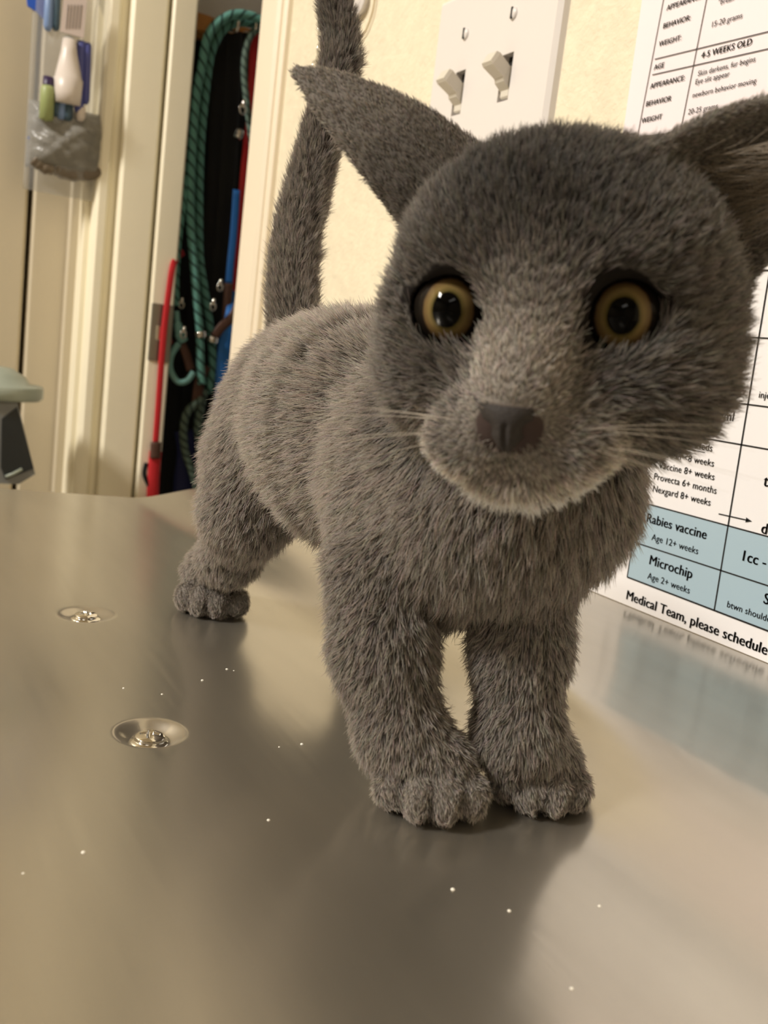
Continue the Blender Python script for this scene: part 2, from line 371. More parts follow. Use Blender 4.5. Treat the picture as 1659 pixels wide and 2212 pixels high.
for c in slots:
    b = MB(); b.box((c[0]-.0052, YW+.0002, .2646-.0124), (c[0]+.0052, YW+.0007, .2646+.0124)); b.build('slot', M_dark, sw)
    # toggle lever tilted up
    b = MB(); base = np.array([c[0], YW+.001, .2646-.002]); d = np.array([0, math.cos(math.radians(30)), math.sin(math.radians(30))]); n_ = np.array([0, -d[2], d[1]])
    secs = [(0, .0042, .0058), (.006, .0042, .0050), (.0075, .0040, .0036), (.0165, .0046, .0038), (.0185, .0042, .0032)]
    vs = []
    for (t, hw, hh) in secs:
        for (a, e_) in ((-1, -1), (1, -1), (1, 1), (-1, 1)): vs.append(base+d*t+np.array([a*hw, 0, 0])+n_*e_*hh)
    fs = [(3, 2, 1, 0), tuple(len(vs)-4+k for k in range(4))]+[(r*4+k, r*4+(k+1) % 4, (r+1)*4+(k+1) % 4, (r+1)*4+k) for r in range(len(secs)-1) for k in range(4)]
    b.add(vs, fs); b.box((c[0]-.0042, YW+.001, .2646-.0105), (c[0]+.0042, YW+.0046, .2646+.004), .0008)
    b.build('toggle', M_ivory, sw)
    for zz in (.2646+.0322, .2646-.0322):
        b = MB(); b.lathe([(.0034, 0), (.0032, .0010), (.002, .0016), (.0001, .0018)], (c[0], YW+T-.0002, zz), (0, 1, 0), 20)
        s_ = b.build('plate_screw', M_plast, sw, True)
        b = MB(); b.box((c[0]-.0005, YW+T+.0008, zz-.0029), (c[0]+.0005, YW+T+.0019, zz+.0029)); b.build('screw_slot', M_dark, s_)

# ------------------------------------------------------------------ papers
def text_mesh(items, name, m, parent, y):
    """items: (string, x_left, z_base, height, bold, rot)  - on the wall, reading direction is -x"""
    V = []; F = []
    for (s_, x, z, hgt, bold, rot, al) in items:
        cu = bpy.data.curves.new('t', 'FONT'); cu.body = s_; cu.size = hgt/.70; cu.align_x = al; cu.resolution_u = 3
        cu.space_character = 1.02
        ob = bpy.data.objects.new('t', cu); COL.objects.link(ob)
        me = ob.to_mesh(); n0 = len(V); cr, sr = math.cos(rot), math.sin(rot)
        for dx_ in ((-.035*hgt, 0, .035*hgt) if bold else (0, .02*hgt)):
            n0 = len(V)
            for v in me.vertices:
                a, c = v.co.x+dx_, v.co.y; V.append((x-(a*cr-c*sr), y, z+a*sr+c*cr))
            F += [tuple(n0+k for k in p.vertices) for p in me.polygons]
        ob.to_mesh_clear(); bpy.data.objects.remove(ob); bpy.data.curves.remove(cu)
    me = bpy.data.meshes.new(name); me.from_pydata(V, [], F); me.materials.append(m)
    o = bpy.data.objects.new(name, me); COL.objects.link(o); o.parent = parent; o.matrix_parent_inverse = mathutils.Matrix.Translation(-parent.location)
    return o
def seg(b, x0, z0, x1, z1, wd, y):
    d = np.array([x1-x0, z1-z0]); d /= np.linalg.norm(d); n = np.array([-d[1], d[0]])*wd/2
    vs = [(x0+n[0], y, z0+n[1]), (x1+n[0], y, z1+n[1]), (x1-n[0], y, z1-n[1]), (x0-n[0], y, z0-n[1])]
    b.add(vs, [(0, 1, 2, 3)])
# lower chart
yl = YW+.0016
lc = tag(empty('wall_chart', (.22, YW, .016)), 'laminated medical chart with pale blue rows, behind the kitten at the table edge', 'sign')
b = MB(); b.box((.055, YW+.0002, .0136), (.328, YW+.0014, .187), .0002); b.build('sheet', M_paper, lc)
b = MB(); b.add([(.297, yl-.0001, .0606), (.075, yl-.0001, .0600), (.075, yl-.0001, .0245), (.2955, yl-.0001, .0262)], [(0, 1, 2, 3)])
b.build('blue_cells', M_blue, lc)
b = MB()
for z in (.160, .1345, .1088, .0930, .0606, .0424): seg(b, .2975, z, .075, z-.0003, .0006, yl)
seg(b, .2959, .0262, .075, .0245, .0007, yl); seg(b, .2958, .0262, .2985, .165, .0006, yl); seg(b, .2460, .0258, .2497, .165, .0007, yl); seg(b, .18, .0258, .183, .165, .0007, yl)
seg(b, .2525, .0642, .2380, .0646, .0005, yl); b.add([(.2362, yl, .0646), (.2392, yl, .0656), (.2392, yl, .0636)], [(0, 1, 2)])
seg(b, .2825, .0873, .2648, .0873, .0003, yl)
b.build('grid_lines', M_ink, lc)
C_ = 'CENTER'; L_ = 'LEFT'
items = [('Rabies vaccine', .2733, .0528, .0040, 1, 0, C_), ('Age 12+ weeks', .2722, .0458, .0029, 0, 0, C_),
         ('Microchip', .2722, .0352, .0042, 1, 0, C_), ('Age 2+ weeks', .2718, .0288, .0029, 0, 0, C_),
         ('Monthly Meds', .2738, .0882, .0030, 0, 0, C_), ('Lotion <8 weeks', .2735, .0823, .0029, 0, 0, C_), ('Vaccine 8+ weeks', .2730, .0770, .0029, 0, 0, C_),
         ('Provecta 6+ months', .2728, .0718, .0029, 0, 0, C_), ('Nexgard 8+ weeks', .2735, .0665, .0029, 0, 0, C_),
         ('Panacur 100mg/ml', .2735, .1015, .0037, 0, 0, C_), ('Age 2+ weeks', .2725, .0962, .0028, 0, 0, C_),
         ('Medical Team, please schedule the next visit', .2945, .0165, .0042, 1, 0, L_),
         ('1cc - SQ right', .2383, .0488, .0042, 1, 0, L_), ('SQ', .2245, .0353, .0042, 1, 0, L_), ('btwn shoulders', .2405, .0290, .0026, 0, 0, L_),
         ('treat at', .2343, .0790, .0044, 1, 0, L_), ('dose', .2315, .0612, .0042, 1, 0, L_), ('injectable', .2440, .1118, .0026, 0, 0, L_), ('SQ only', .2365, .0985, .0030, 0, 0, L_),
         ('MEDICAL TEAM CHART', .3035, .0300, .0019, 0, math.pi/2, L_), ('u', .2560, .1235, .003, 0, 0, L_)]
text_mesh(items, 'printed_text', M_ink, lc, yl+.0001)
# upper chart
yu = YW+.0022
uc = tag(empty('wall_chart', (.27, YW, .30)), 'white printed age chart with small rows, top right beside the light switch', 'sign')
b = MB(); b.add([(.3435, YW+.0006, .196), (.128, YW+.0006, .190), (.134, YW+.0006, .46), (.349, YW+.0006, .466)], [(0, 1, 2, 3)])
b.add([(.3435, YW+.0010, .196), (.128, YW+.0010, .190), (.134, YW+.0010, .46), (.349, YW+.0010, .466)], [(0, 3, 2, 1)])
b.v = [(x, y+(.0008 if y > YW+.0008 else 0), z) for x, y, z in b.v]
b.f += [(0, 1, 5, 4), (1, 2, 6, 5), (2, 3, 7, 6), (3, 0, 4, 7)]; b.uv += [[(0, 0)]*4]*4
b.build('sheet', M_paperp, uc)
b = MB()
seg(b, .3290, .32, .3345, .205, .0004, yu); seg(b, .3032, .32, .3085, .205, .0004, yu)
for zz in (.2524, .2459, .2195, .2130, .305, .2985): seg(b, .3305, zz, .19, zz-.0050, .0004, yu)
b.build('grid_lines', M_inkg, uc)
ang = math.radians(-2.)
it = [('APPEARANCE', .3280, .2718, .0022, 1, 0, L_), ('BEHAVIOR:', .3285, .2645, .0022, 1, 0, L_), ('WEIGHT:', .3292, .2573, .0022, 1, 0, L_), ('AGE', .3300, .2478, .0022, 1, 0, L_),
      ('APPEARANCE:', .3305, .2400, .0022, 1, 0, L_), ('BEHAVIOR', .3315, .2327, .0022, 1, 0, L_), ('WEIGHT', .3325, .2258, .0022, 1, 0, L_), ('AGE', .333, .2158, .0022, 1, 0, L_)]
text_mesh(it, 'row_headings', M_ink, uc, yu+.0001)
it = [('4-5 WEEKS OLD', .3030, .2471, .0025, 1, 0, L_), ('15-20 grams', .3005, .2586, .0022, 0, 0, L_), ('appear', .2985, .2708, .0021, 0, 0, L_), ('"break" for import', .2985, .2667, .0021, 0, 0, L_),
      ('Skin darkens, fur begins', .3033, .2402, .0021, 0, 0, L_), ('Eye slit appear', .3040, .2370, .0021, 0, 0, L_), ('newborn behavior moving', .3043, .2318, .0021, 0, 0, L_), ('20-25 grams', .3052, .2252, .0022, 0, 0, L_)]
text_mesh(it, 'entries', M_inkg, uc, yu+.0001)

# ------------------------------------------------------------------ chain and hook on the wall
def torus(b, c, R, r, ax, sx=1., up=(0, 0, 1), n=14, m=6):
    ax = np.array(ax, float); ax /= np.linalg.norm(ax); u = np.array(up, float); u -= ax*(u@ax); u /= np.linalg.norm(u); v = np.cross(ax, u)
    vs = []
    for i in range(n):
        t = 2*math.pi*i/n; d = u*math.cos(t)*sx+v*math.sin(t); dn_ = d/np.linalg.norm(d)
        for j in range(m):
            p = 2*math.pi*j/m; vs.append(np.array(c)+d*R+r*(math.cos(p)*dn_+math.sin(p)*ax))
    b.add(vs, [(i*m+j, i*m+(j+1) % m, ((i+1) % n)*m+(j+1) % m, ((i+1) % n)*m+j) for i in range(n) for j in range(m)])
ch = tag(empty('hanging_chain', ony(690, 0, YW+.006)), 'thin silver link chain hanging on the cream wall behind the tail', 'chain')
pth = spline([ony(697, -60, YW+.006), ony(694, 10, YW+.006), ony(696, 60, YW+.006), ony(692, 110, YW+.006), ony(680, 150, YW+.006), ony(678, 190, YW+.006), ony(685, 230, YW+.006)], 8)
dd = np.r_[0, np.cumsum(np.linalg.norm(np.diff(pth, axis=0), axis=1))]
k = 0; s = 0
while s < dd[-1]:
    c = [np.interp(s, dd, pth[:, i]) for i in range(3)]; c2 = [np.interp(s+.002, dd, pth[:, i]) for i in range(3)]
    up = np.array(c2)-np.array(c)
    b = MB(); torus(b, c, .0030, .0007, (1, .2, 0) if k % 2 else (.1, 1, 0), 1.6, up if np.linalg.norm(up) > 1e-6 else (0, 0, 1)); b.build('link', M_chrome, ch, True); s += .0066; k += 1
rg = tag(empty('wall_ring', ony(777, 2, YW)), 'small clear round knob with a thin cord on the wall above the tail', 'knob')
c = ony(776, 2, YW+.004)
b = MB(); torus(b, c, .0085, .0017, (0, 1, 0), 1, n=28, m=8); b.lathe([(.0001, .004), (.005, .003), (.008, 0), (.008, -.004)], c, (0, 1, 0), 24); b.build('knob', M_plast, rg, True)
b = MB(); b.tube(spline([ony(812, -30, YW+.002), ony(806, 20, YW+.002), ony(792, 62, YW+.002), ony(775, 92, YW+.002), ony(766, 140, YW+.002), ony(764, 180, YW+.002)]), .0006, 6)
b.build('cord', mat('tan_cord', (190, 170, 130), .6), rg, True)

# ------------------------------------------------------------------ leashes in the doorway
def FX(pts, x): return [onx(q[0], q[1], q[2] if len(q) > 2 else x) for q in pts]
def strap(b, pts, x, r, flat=.25, n=10): b.tube(spline(FX(pts, x)), r, n, flat, (1, 0, 0))
# rail with hooks
rl = tag(empty('leash_rail', onx(500, 45, 1.03)), 'short wooden hook rail with orange end above the leashes', 'rail')
zr = onx(500, 60, 1.03)[2]
b = MB(); b.box((1.045, -.42, zr-.012), (1.065, -.2895, zr+.010), .002); b.build('rail_board', M_wood, rl)
b = MB(); c = onx(437, 50, 1.0); b.box((.995, c[1]-.010, c[2]-.010), (1.046, c[1]+.008, c[2]+.008), .002); b.build('wooden_peg', M_wood, rl)
for px in (506, 545):
    b = MB(); q = onx(px, 48, 1.0); b.tube(spline([(1.05, q[1], q[2]-.002), (1.02, q[1], q[2]-.006), (.992, q[1], q[2]-.012), (.985, q[1], q[2]-.002)]), .0016, 8); b.build('hook', M_chrome, rl, True)
def leash(name, label, parts, group='dog leashes hanging in the doorway'):
    e = tag(empty(name, parts[0][2]), label, 'leash', group)
    for nm, m, org, bb in parts: bb.build(nm, m, e, True)
    return e
def ropeparts(pts, x, r, m, nm='rope'):
    b = MB(); b.tube(spline(FX(pts, x), 10), r, 12); return (nm, m, onx(*pts[0][:2], x), b)
def strappart(pts, x, r, m, nm='strap', flat=.25):
    b = MB(); strap(b, pts, x, r, flat); return (nm, m, onx(*pts[0][:2], x), b)
def clip(px, py, x, s=1., ang=0.):
    b = MB(); c = onx(px, py, x); torus(b, c, .0042*s, .0011*s, (1, .3, 0), 1.3, n=18)
    b.lathe([(.0001, -.006*s), (.0022*s, -.005*s), (.0022*s, .003*s), (.0001, .004*s)], c+np.array([-.001, 0, .007*s]), (0, math.sin(ang), math.cos(ang)), 12)
    return ('clip', M_chrome, c, b)
def bandp(px, py, x, r, axis=(0, 0, 1)):
    b = MB(); c = onx(px, py, x); b.lathe([(r*.9, -.003), (r, -.0022), (r, .0022), (r*.9, .003)], c, axis, 16); return ('ferrule', M_chrome, c, b)
leash('rope_leash', 'teal rope leash looping over the hook in the left arc of ropes', [
    ropeparts([(600, 62), (575, 50), (540, 34), (503, 32), (468, 52), (447, 85), (436, 145), (425, 202), (417, 290), (412, 398), (412, 488), (420, 580), (425, 650), (432, 720), (433, 790), (436, 830)], .985, .0046, M_teal),
    bandp(433, 722, .983, .0062, (0, .25, 1)), clip(396, 722, .978, .8)])
leash('rope_leash', 'teal rope leash close beside the first, ending at the steel ferrule nearest the kitten', [
    ropeparts([(600, 78), (560, 56), (520, 48), (485, 62), (465, 92), (453, 130), (442, 217), (433, 325), (430, 470), (432, 560), (441, 620), (452, 690), (458, 750), (458, 800), (450, 850)], .9965, .0044, M_teal),
    bandp(459, 734, .988, .0062, (0, -.2, 1))])
leash('rope_leash', 'grey green thin rope leash bending behind the red strap', [
    ropeparts([(590, 60), (552, 66), (534, 95), (527, 150), (533, 220), (543, 300), (550, 380), (552, 470)], .99, .0036, M_teald), clip(524, 236, .984, .9)])
b = MB(); b.tube(spline(FX([(386, 742), (370, 768), (368, 798), (384, 824), (404, 822), (418, 804)], .982), 8), .0034, 10)
leash('rope_leash', 'teal rope leash ending in a small round handle loop by the door edge', [
    ropeparts([(428, 190, 1.012), (410, 320, .995), (395, 440), (385, 520), (380, 600), (380, 660)], .985, .0038, M_teal),
    ('sleeve', M_tealp, onx(388, 700, .984), (lambda q: (q.tube(spline(FX([(381, 672), (384, 700), (388, 722), (396, 738)], .984)), [.003]*8+[.0045]*8+[.0055]*9, 10), q)[1])(MB())),
    ('loop', M_tealp, onx(386, 742, .982), b), strappart([(392, 742), (402, 765), (412, 800)], .985, .0048, M_leather, 'leather_tab', .5), clip(392, 658, .984, .7)])
leash('rope_leash', 'faded teal rope leash with two tails at the bottom beside the kitten hip', [
    ropeparts([(436, 860), (405, 890), (396, 930), (400, 975), (415, 1020), (432, 1080)], .99, .0044, M_teald), ropeparts([(440, 840), (428, 920), (432, 980), (428, 1090)], .995, .0050, M_teald, 'rope_tail')])
leash('strap_leash', 'bright red webbing leash along the right side of the doorway', [
    strappart([(600, 60), (575, 78), (553, 100), (548, 170), (545, 240), (538, 300), (528, 400), (520, 520), (512, 640), (506, 720), (500, 800)], 1.006, .0062, M_red), bandp(516, 290, .99, .006, (0, 1, .3))])
leash('strap_leash', 'bright red webbing leash hanging against the open door edge', [
    strappart([(396, 545, 1.012), (387, 552, .99), (374, 572, .971), (366, 620), (356, 700), (349, 780), (342, 880), (336, 960)], .968, .0034, M_red),
    strappart([(336, 975), (332, 1020), (329, 1100)], .968, .0068, M_red, 'handle', .35),
    strappart([(337, 955), (335, 990)], .965, .0058, M_leather, 'leather_tab', .4),
    strappart([(316, 1000), (312, 1025), (322, 1050)], .968, .0024, M_black, 'keeper', .6)])
leash('strap_leash', 'dark red webbing leash folded at mid height behind the brass clip', [
    strappart([(371, 590), (360, 660), (357, 720), (364, 745)], .984, .0060, M_redd)])
leash('strap_leash', 'bright blue webbing leash just left of the red strap', [
    strappart([(511, 410, .995), (505, 500), (499, 560), (494, 612)], .995, .0042, M_blueweb), strappart([(494, 612), (491, 650), (489, 690)], .995, .0050, M_leather, 'leather_tab', .4), clip(475, 620, .985, .8)])
leash('strap_leash', 'wide blue webbing leash hanging low beside the kitten back', [
    strappart([(512, 600, 1.02), (502, 680), (488, 740), (482, 800), (478, 880), (474, 960)], .990, .0085, M_blueweb)])
leash('strap_leash', 'brown leather leash crossing diagonally over the blue strap', [
    strappart([(520, 640), (505, 680), (480, 705), (462, 728)], .986, .0052, M_leather), strappart([(445, 790), (432, 820), (425, 870)], .99, .006, M_leather, 'end_tab'), clip(460, 662, .982, .8)])
leash('strap_leash', 'navy webbing leash bunched at the foot of the doorway', [
    strappart([(400, 930), (405, 980), (398, 1040), (396, 1110)], 1.0, .0125, M_navy, 'strap', .4)])
blk = [(385, 1.010), (398, 1.02), (412, 1.012), (426, 1.022), (442, 1.014), (457, 1.020), (472, 1.010), (487, 1.018), (502, 1.008), (517, 1.020), (532, 1.012), (548, 1.022), (566, 1.015), (585, 1.02)]
names = ['farthest left against the open door', 'second from the open door', 'behind the left teal rope', 'between the two teal ropes', 'just right of the teal ropes', 'with the knotted edge right of the teal ropes', 'left of the centre clip', 'at the centre of the doorway', 'below the steel hook', 'left of the blue strap', 'behind the blue strap', 'behind the bright red strap', 'right of the bright red strap', 'farthest right by the white trim']
for k, (px, x) in enumerate(blk):
    x += .012
    top = 66+abs(px-505)*.35 + (60 if px < 420 else 0)
    bot = 1130
    sh = (px-500)*.10
    pts = [(px+2, top), (px, top+60), (px-sh*.3-14, 420), (px-sh-38+4*math.sin(k*2.1), 720), (px-sh-66+5*math.sin(k*1.3), bot)]
    leash('strap_leash', 'black nylon leash '+names[k], [strappart(pts, x, .0108, M_black, 'strap', .35)], 'black nylon leashes hanging in the doorway')

# ------------------------------------------------------------------ bag of supplies on the far door
bx = .985
bg = tag(empty('supply_bag', onx(150, 200, bx)), 'clear plastic bag of brushes and bottles taped to the beige door', 'bag')
def poly_x(px_pts, x0, x1, name, m, parent, smooth=False):
    q = [onx(px, py, x0) for px, py in px_pts]; b = MB(); n = len(q)
    vs = [p for p in q]+[p+np.array([x1-x0, 0, 0]) for p in q]
    b.add(vs, [tuple(range(n)), tuple(range(n, 2*n))[::-1]]+[(i, n+i, n+(i+1) % n, (i+1) % n) for i in range(n)]); return b.build(name, m, parent, smooth)
# pillow shaped film
def pillow(name, cpx, cpy, wpx, hpx, x, dep, m, parent, wr=.0012):
    b = MB(); N, K = 26, 40; c = onx(cpx, cpy, x); hw = wpx/2/FPX*1.03; hh = hpx/2/FPX*1.03; vs = []
    rg_ = np.random.default_rng(int(cpx*7+cpy)); ph = rg_.random(8)*6
    for sgn in (1, -1):
        for i in range(N+1):
            for j in range(K+1):
                u = -1+2*i/N; v = -1+2*j/K
                th_ = max(0, (1-abs(u)**2.5)*(1-abs(v)**3))**.6*dep
                wv = wr*(math.sin(3*u+4*v+ph[0])+abs(math.sin(5*u-7*v+ph[1]+math.sin(3*v+ph[3])))+.5*math.sin(11*v+8*u+ph[2]+2*math.sin(4*u+ph[4])))*min(1, (1-abs(u))*4)*min(1, (1-abs(v))*4)
                vs.append((c[0]-sgn*th_-wv, c[1]+u*hw-.065*v*hh*0+.0, c[2]+v*hh))
    n1 = (N+1)*(K+1); fs = []
    for s_ in (0, 1):
        for i in range(N):
            for j in range(K):
                a = s_*n1+i*(K+1)+j; fs.append((a, a+1, a+K+2, a+K+1))
    b.add(vs, fs); return b.build(name, m, parent, True)
pillow('bag_film', 148, 160, 138, 440, bx+.008, .016, M_bag, bg)
M_crink = mat('grey_crumpled_plastic', (128, 126, 120), .3, bump=(70, .9, .004)); 
pillow('wrapped_bundle', 142, 305, 138, 120, bx+.008, .018, M_crink, bg, .0016)
M_fold = mat('taupe_plastic_fold', (112, 100, 84), .45, bump=(60, .7, .003)); 
b = MB(); b.tube(spline(FX([(74, 340), (95, 358), (120, 362), (150, 374), (215, 372)], bx+.005), 6), [.0085, .0095, .0080, .0092, .0088, .0078]*4+[.008], 12, .8); b.build('bottom_fold', M_fold, bg, True)
M_lab = mat('pale_pink_label', (216, 202, 198), .5); M_bott = mat('white_bottle_plastic', (216, 206, 198), .35); M_pen = mat('violet_blue_plastic', (74, 80, 148), .35)
M_pen2 = mat('pale_blue_plastic', (120, 146, 190), .35); M_grn = mat('olive_green_plastic', (152, 164, 108), .4); M_tq = mat('teal_grey_plastic', (60, 84, 100), .4); M_pur = mat('dark_purple_plastic', (46, 28, 70), .4)
lb = tag(poly_x([(140, -20), (190, -20), (181, 82), (131, 68)], bx-.014, bx-.0125, 'paper_label', M_lab, None), 'pale pink paper label in the top of the hanging clear bag', 'label')
b = MB()
for k in range(5):
    q0 = onx(148+k*7, 10, bx-.0142); q1 = onx(143+k*7, 62, bx-.0142); b.tube([q0, q1], .00035, 5)
b.build('print_line', M_inkg, lb)
b = MB(); q0 = onx(150, 85, bx-.012); q1 = onx(146, 225, bx-.012); ax_ = (q1-q0); L = np.linalg.norm(ax_)
b.lathe([(.0001, 0), (.006, 0), (.0075, .012), (.0125, .035), (.0135, L*.62), (.0125, L*.85), (.0115, L), (.0001, L)], q0, ax_, 24)
bo = tag(b.build('squeeze_bottle', M_bott, None, True), 'white squeeze bottle inside the hanging clear bag', 'bottle')
b = MB(); b.lathe([(.0035, -.002), (.0055, 0), (.0055, .008), (.0035, .010)], q0, ax_, 20); b.build('grey_collar', M_bin, bo, True)
for k, (x0_, y0_, x1_, y1_, m, r, lab) in enumerate([(176, 88, 170, 245, M_pen, .0045, 'violet blue pen upright rightmost in the hanging bag'), (189, 92, 184, 225, M_pen, .0040, 'violet blue pen partly behind the door trim in the bag'),
        (108, -20, 103, 66, M_pen2, .0042, 'pale blue marker at the upper left of the hanging bag'), (124, -20, 120, 66, M_tq, .0036, 'slate blue marker beside the pink label in the bag'),
        (135, 212, 131, 258, M_pen2, .0042, 'short pale blue tube below the white bottle'), (124, 214, 121, 252, M_tq, .0036, 'short dark tube below the white bottle'), (148, 222, 145, 262, M_tq, .0046, 'teal grey tube low in the middle of the bag'), (176, 230, 173, 262, M_bott, .0045, 'small white cap low right in the bag')]):
    b = MB(); a0 = onx(x0_, y0_, bx-.008); a1 = onx(x1_, y1_, bx-.008); b.lathe([(.0001, 0), (r*.8, .0005), (r, .003), (r, np.linalg.norm(a1-a0)-.004), (r*.6, np.linalg.norm(a1-a0)), (.0001, np.linalg.norm(a1-a0))], a0, a1-a0, 14)
    tag(b.build('pen' if k < 4 else 'tube', m, None, True), lab, 'pen' if k < 4 else 'tube', 'things in the hanging bag')
b = MB(); a0 = onx(104, 185, bx-.010); a1 = onx(100, 250, bx-.010); b.lathe([(.0001, 0), (.0055, .0005), (.0065, .004), (.0065, .030), (.0001, .032)], a0, a1-a0, 16)
vo = tag(b.build('vial', M_grn, None, True), 'olive green vial with dark purple cap, left side of the bag', 'vial')
b = MB(); b.lathe([(.0001, -.008), (.005, -.0075), (.005, .0005)], a0, a1-a0, 14); b.build('cap', M_pur, vo, True)
for k, pts in enumerate(([(55, -30), (104, -30), (100, 20), (94, 40), (78, 24), (60, 12)], [(60, 296), (80, 290), (84, 304), (80, 318), (70, 314)])):
    tag(poly_x(pts, bx+.004, bx+.007, 'tape_piece', M_tape, None), ['piece of bright blue tape at the top left of the bag', 'small bright blue tape tab at the lower left of the bag'][k], 'tape', 'blue tape pieces')

# ------------------------------------------------------------------ grey step bin at the left edge
bn = tag(empty('waste_bin', onx(20, 900, .93)), 'grey waste bin with rounded lid and dark tapered body at the left edge', 'bin')
xq = .90
c = onx(-10, 838, xq+.035)
b = MB(); b.lathe([(.0001, .021), (.014, .0195), (.026, .0125), (.030, .006), (.041, .005), (.0425, .003), (.0425, -.006), (.040, -.0085), (.0001, -.009)], c, (0, .0, 1), 40); b.build('lid', M_lid, bn, True)
top = onx(38, 870, xq); botr = onx(76, 1020, xq)
zt, zb_ = top[2], onx(40, 1046, xq)[2]
yl0, yl1 = onx(-40, 900, xq)[1], top[1]; yb1 = onx(77, 1010, xq)[1]; yb0 = onx(-80, 1010, xq)[1]
b = MB(); b.add([(xq, yl0, zt), (xq, yl1, zt), (xq, yb1, zb_+.010), (xq, yb1+.014, zb_), (xq, yb0, zb_), (xq+.07, yl0, zt), (xq+.07, yl1, zt), (xq+.07, yb1, zb_+.010), (xq+.07, yb1+.014, zb_), (xq+.07, yb0, zb_)],
      [(0, 1, 2, 3, 4), (9, 8, 7, 6, 5), (0, 5, 6, 1), (1, 6, 7, 2), (2, 7, 8, 3), (3, 8, 9, 4), (4, 9, 5, 0)]); b.build('body', M_bin, bn)
q = [onx(4, 905, xq-.001), onx(37, 880, xq-.001), onx(73, 1012, xq-.001), onx(12, 1036, xq-.001), onx(2, 1010, xq-.001)]
b = MB(); b.add(q+[p+np.array([.001, 0, 0]) for p in q], [(0, 1, 2, 3, 4), (9, 8, 7, 6, 5)]+[(i, i+5, (i+1) % 5+5, (i+1) % 5) for i in range(5)]); b.build('dark_panel', M_char, bn)
b = MB(); b.tube([onx(12, 1030, xq-.002), onx(28, 1024, xq-.002), onx(48, 1013, xq-.002)], .0016, 8); b.build('pale_strip', M_lid, bn, True)
b = MB(); b.box((xq+.02, yl0-.02, FL), (xq+.06, yl0+.02, zb_+.002)); b.build('stand', M_char, bn)

# ------------------------------------------------------------------ kitten
#KITTEN
# camera-frame axes expressed in the world, used only to orient the head towards the viewer
RX, UY, BZ = RW[:, 0], RW[:, 1], RW[:, 2]
HC = PD(1205, 640, .205)                                   # skull centre
fc = np.array([-.32, -.15, .935]); fc /= np.linalg.norm(fc)
rz = -(fc[0]*math.cos(.105)+fc[1]*-math.sin(.105))/fc[2]
rc = np.array([math.cos(.105), -math.sin(.105), rz]); rc /= np.linalg.norm(rc); uc_ = np.cross(fc, rc)
HR = np.stack([RW@rc, RW@uc_, RW@fc], 1)                   # head local (right, up, forward) -> world
def hd(r, u, f): return HC+HR@(np.array([r, u, f])*.001)
MM = .001
prims = []
def add(fn, lo, hi, k, flow, ln, col, sub=False, rad=None): prims.append((fn, np.array(lo), np.array(hi), k, flow, ln, col, sub, rad))
def cone(a, b_, ra, rb, k=.006, flow=(0, 0, -1), ln=5, col=1., sub=False, rad=None):
    a = np.array(a, float); b_ = np.array(b_, float); ra *= MM; rb *= MM
    def fn(P_):
        ab = b_-a; t = np.clip(((P_-a)@ab)/(ab@ab+1e-12), 0, 1); return np.linalg.norm(P_-a-t[..., None]*ab, axis=-1)-(ra+(rb-ra)*t)
    mr = max(ra, rb); add(fn, np.minimum(a, b_)-mr, np.maximum(a, b_)+mr, k, flow, ln, col, sub, rad)
def ell(c, r, R_=None, k=.006, flow=(0, 0, -1), ln=5, col=1., sub=False, rad=None):
    c = np.array(c, float); r = np.array(r, float)*MM; R_ = np.eye(3) if R_ is None else R_
    def fn(P_):
        q = (P_-c)@R_; k0 = np.linalg.norm(q/r, axis=-1); k1 = np.linalg.norm(q/r**2, axis=-1)+1e-9; return k0*(k0-1)/k1
    m = r.max(); add(fn, c-m, c+m, k, flow, ln, col, sub, rad)
BK = np.array([.86, -.05, -.35])    # flow of the coat: towards the tail and down
DN = np.array([.15, .05, -1.])
# --- trunk
hip = PD(655, 920, .352); mid = PD(790, 935, .297); chs = PD(965, 1070, .252); nck = PD(1120, 960, .232)
ell(hip, (28, 28, 31), k=.016, flow=(.5, .15, -.75), ln=7.5, col=1.05)
ell(PD(712, 855, .332), (29, 22, 23), k=.022, flow=(.9, .1, -.3), ln=7, col=1.)
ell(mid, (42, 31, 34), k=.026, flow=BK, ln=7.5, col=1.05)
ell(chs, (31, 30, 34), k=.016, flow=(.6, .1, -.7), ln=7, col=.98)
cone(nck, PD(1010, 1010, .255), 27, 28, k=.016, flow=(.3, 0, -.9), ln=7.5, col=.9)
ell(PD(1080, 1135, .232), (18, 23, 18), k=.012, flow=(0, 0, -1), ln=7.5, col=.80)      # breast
cone(PD(1140, 1010, .235), PD(1200, 1080, .235), 20, 17, k=.012, flow=(.1, -.3, -.9), ln=7.5, col=.85)
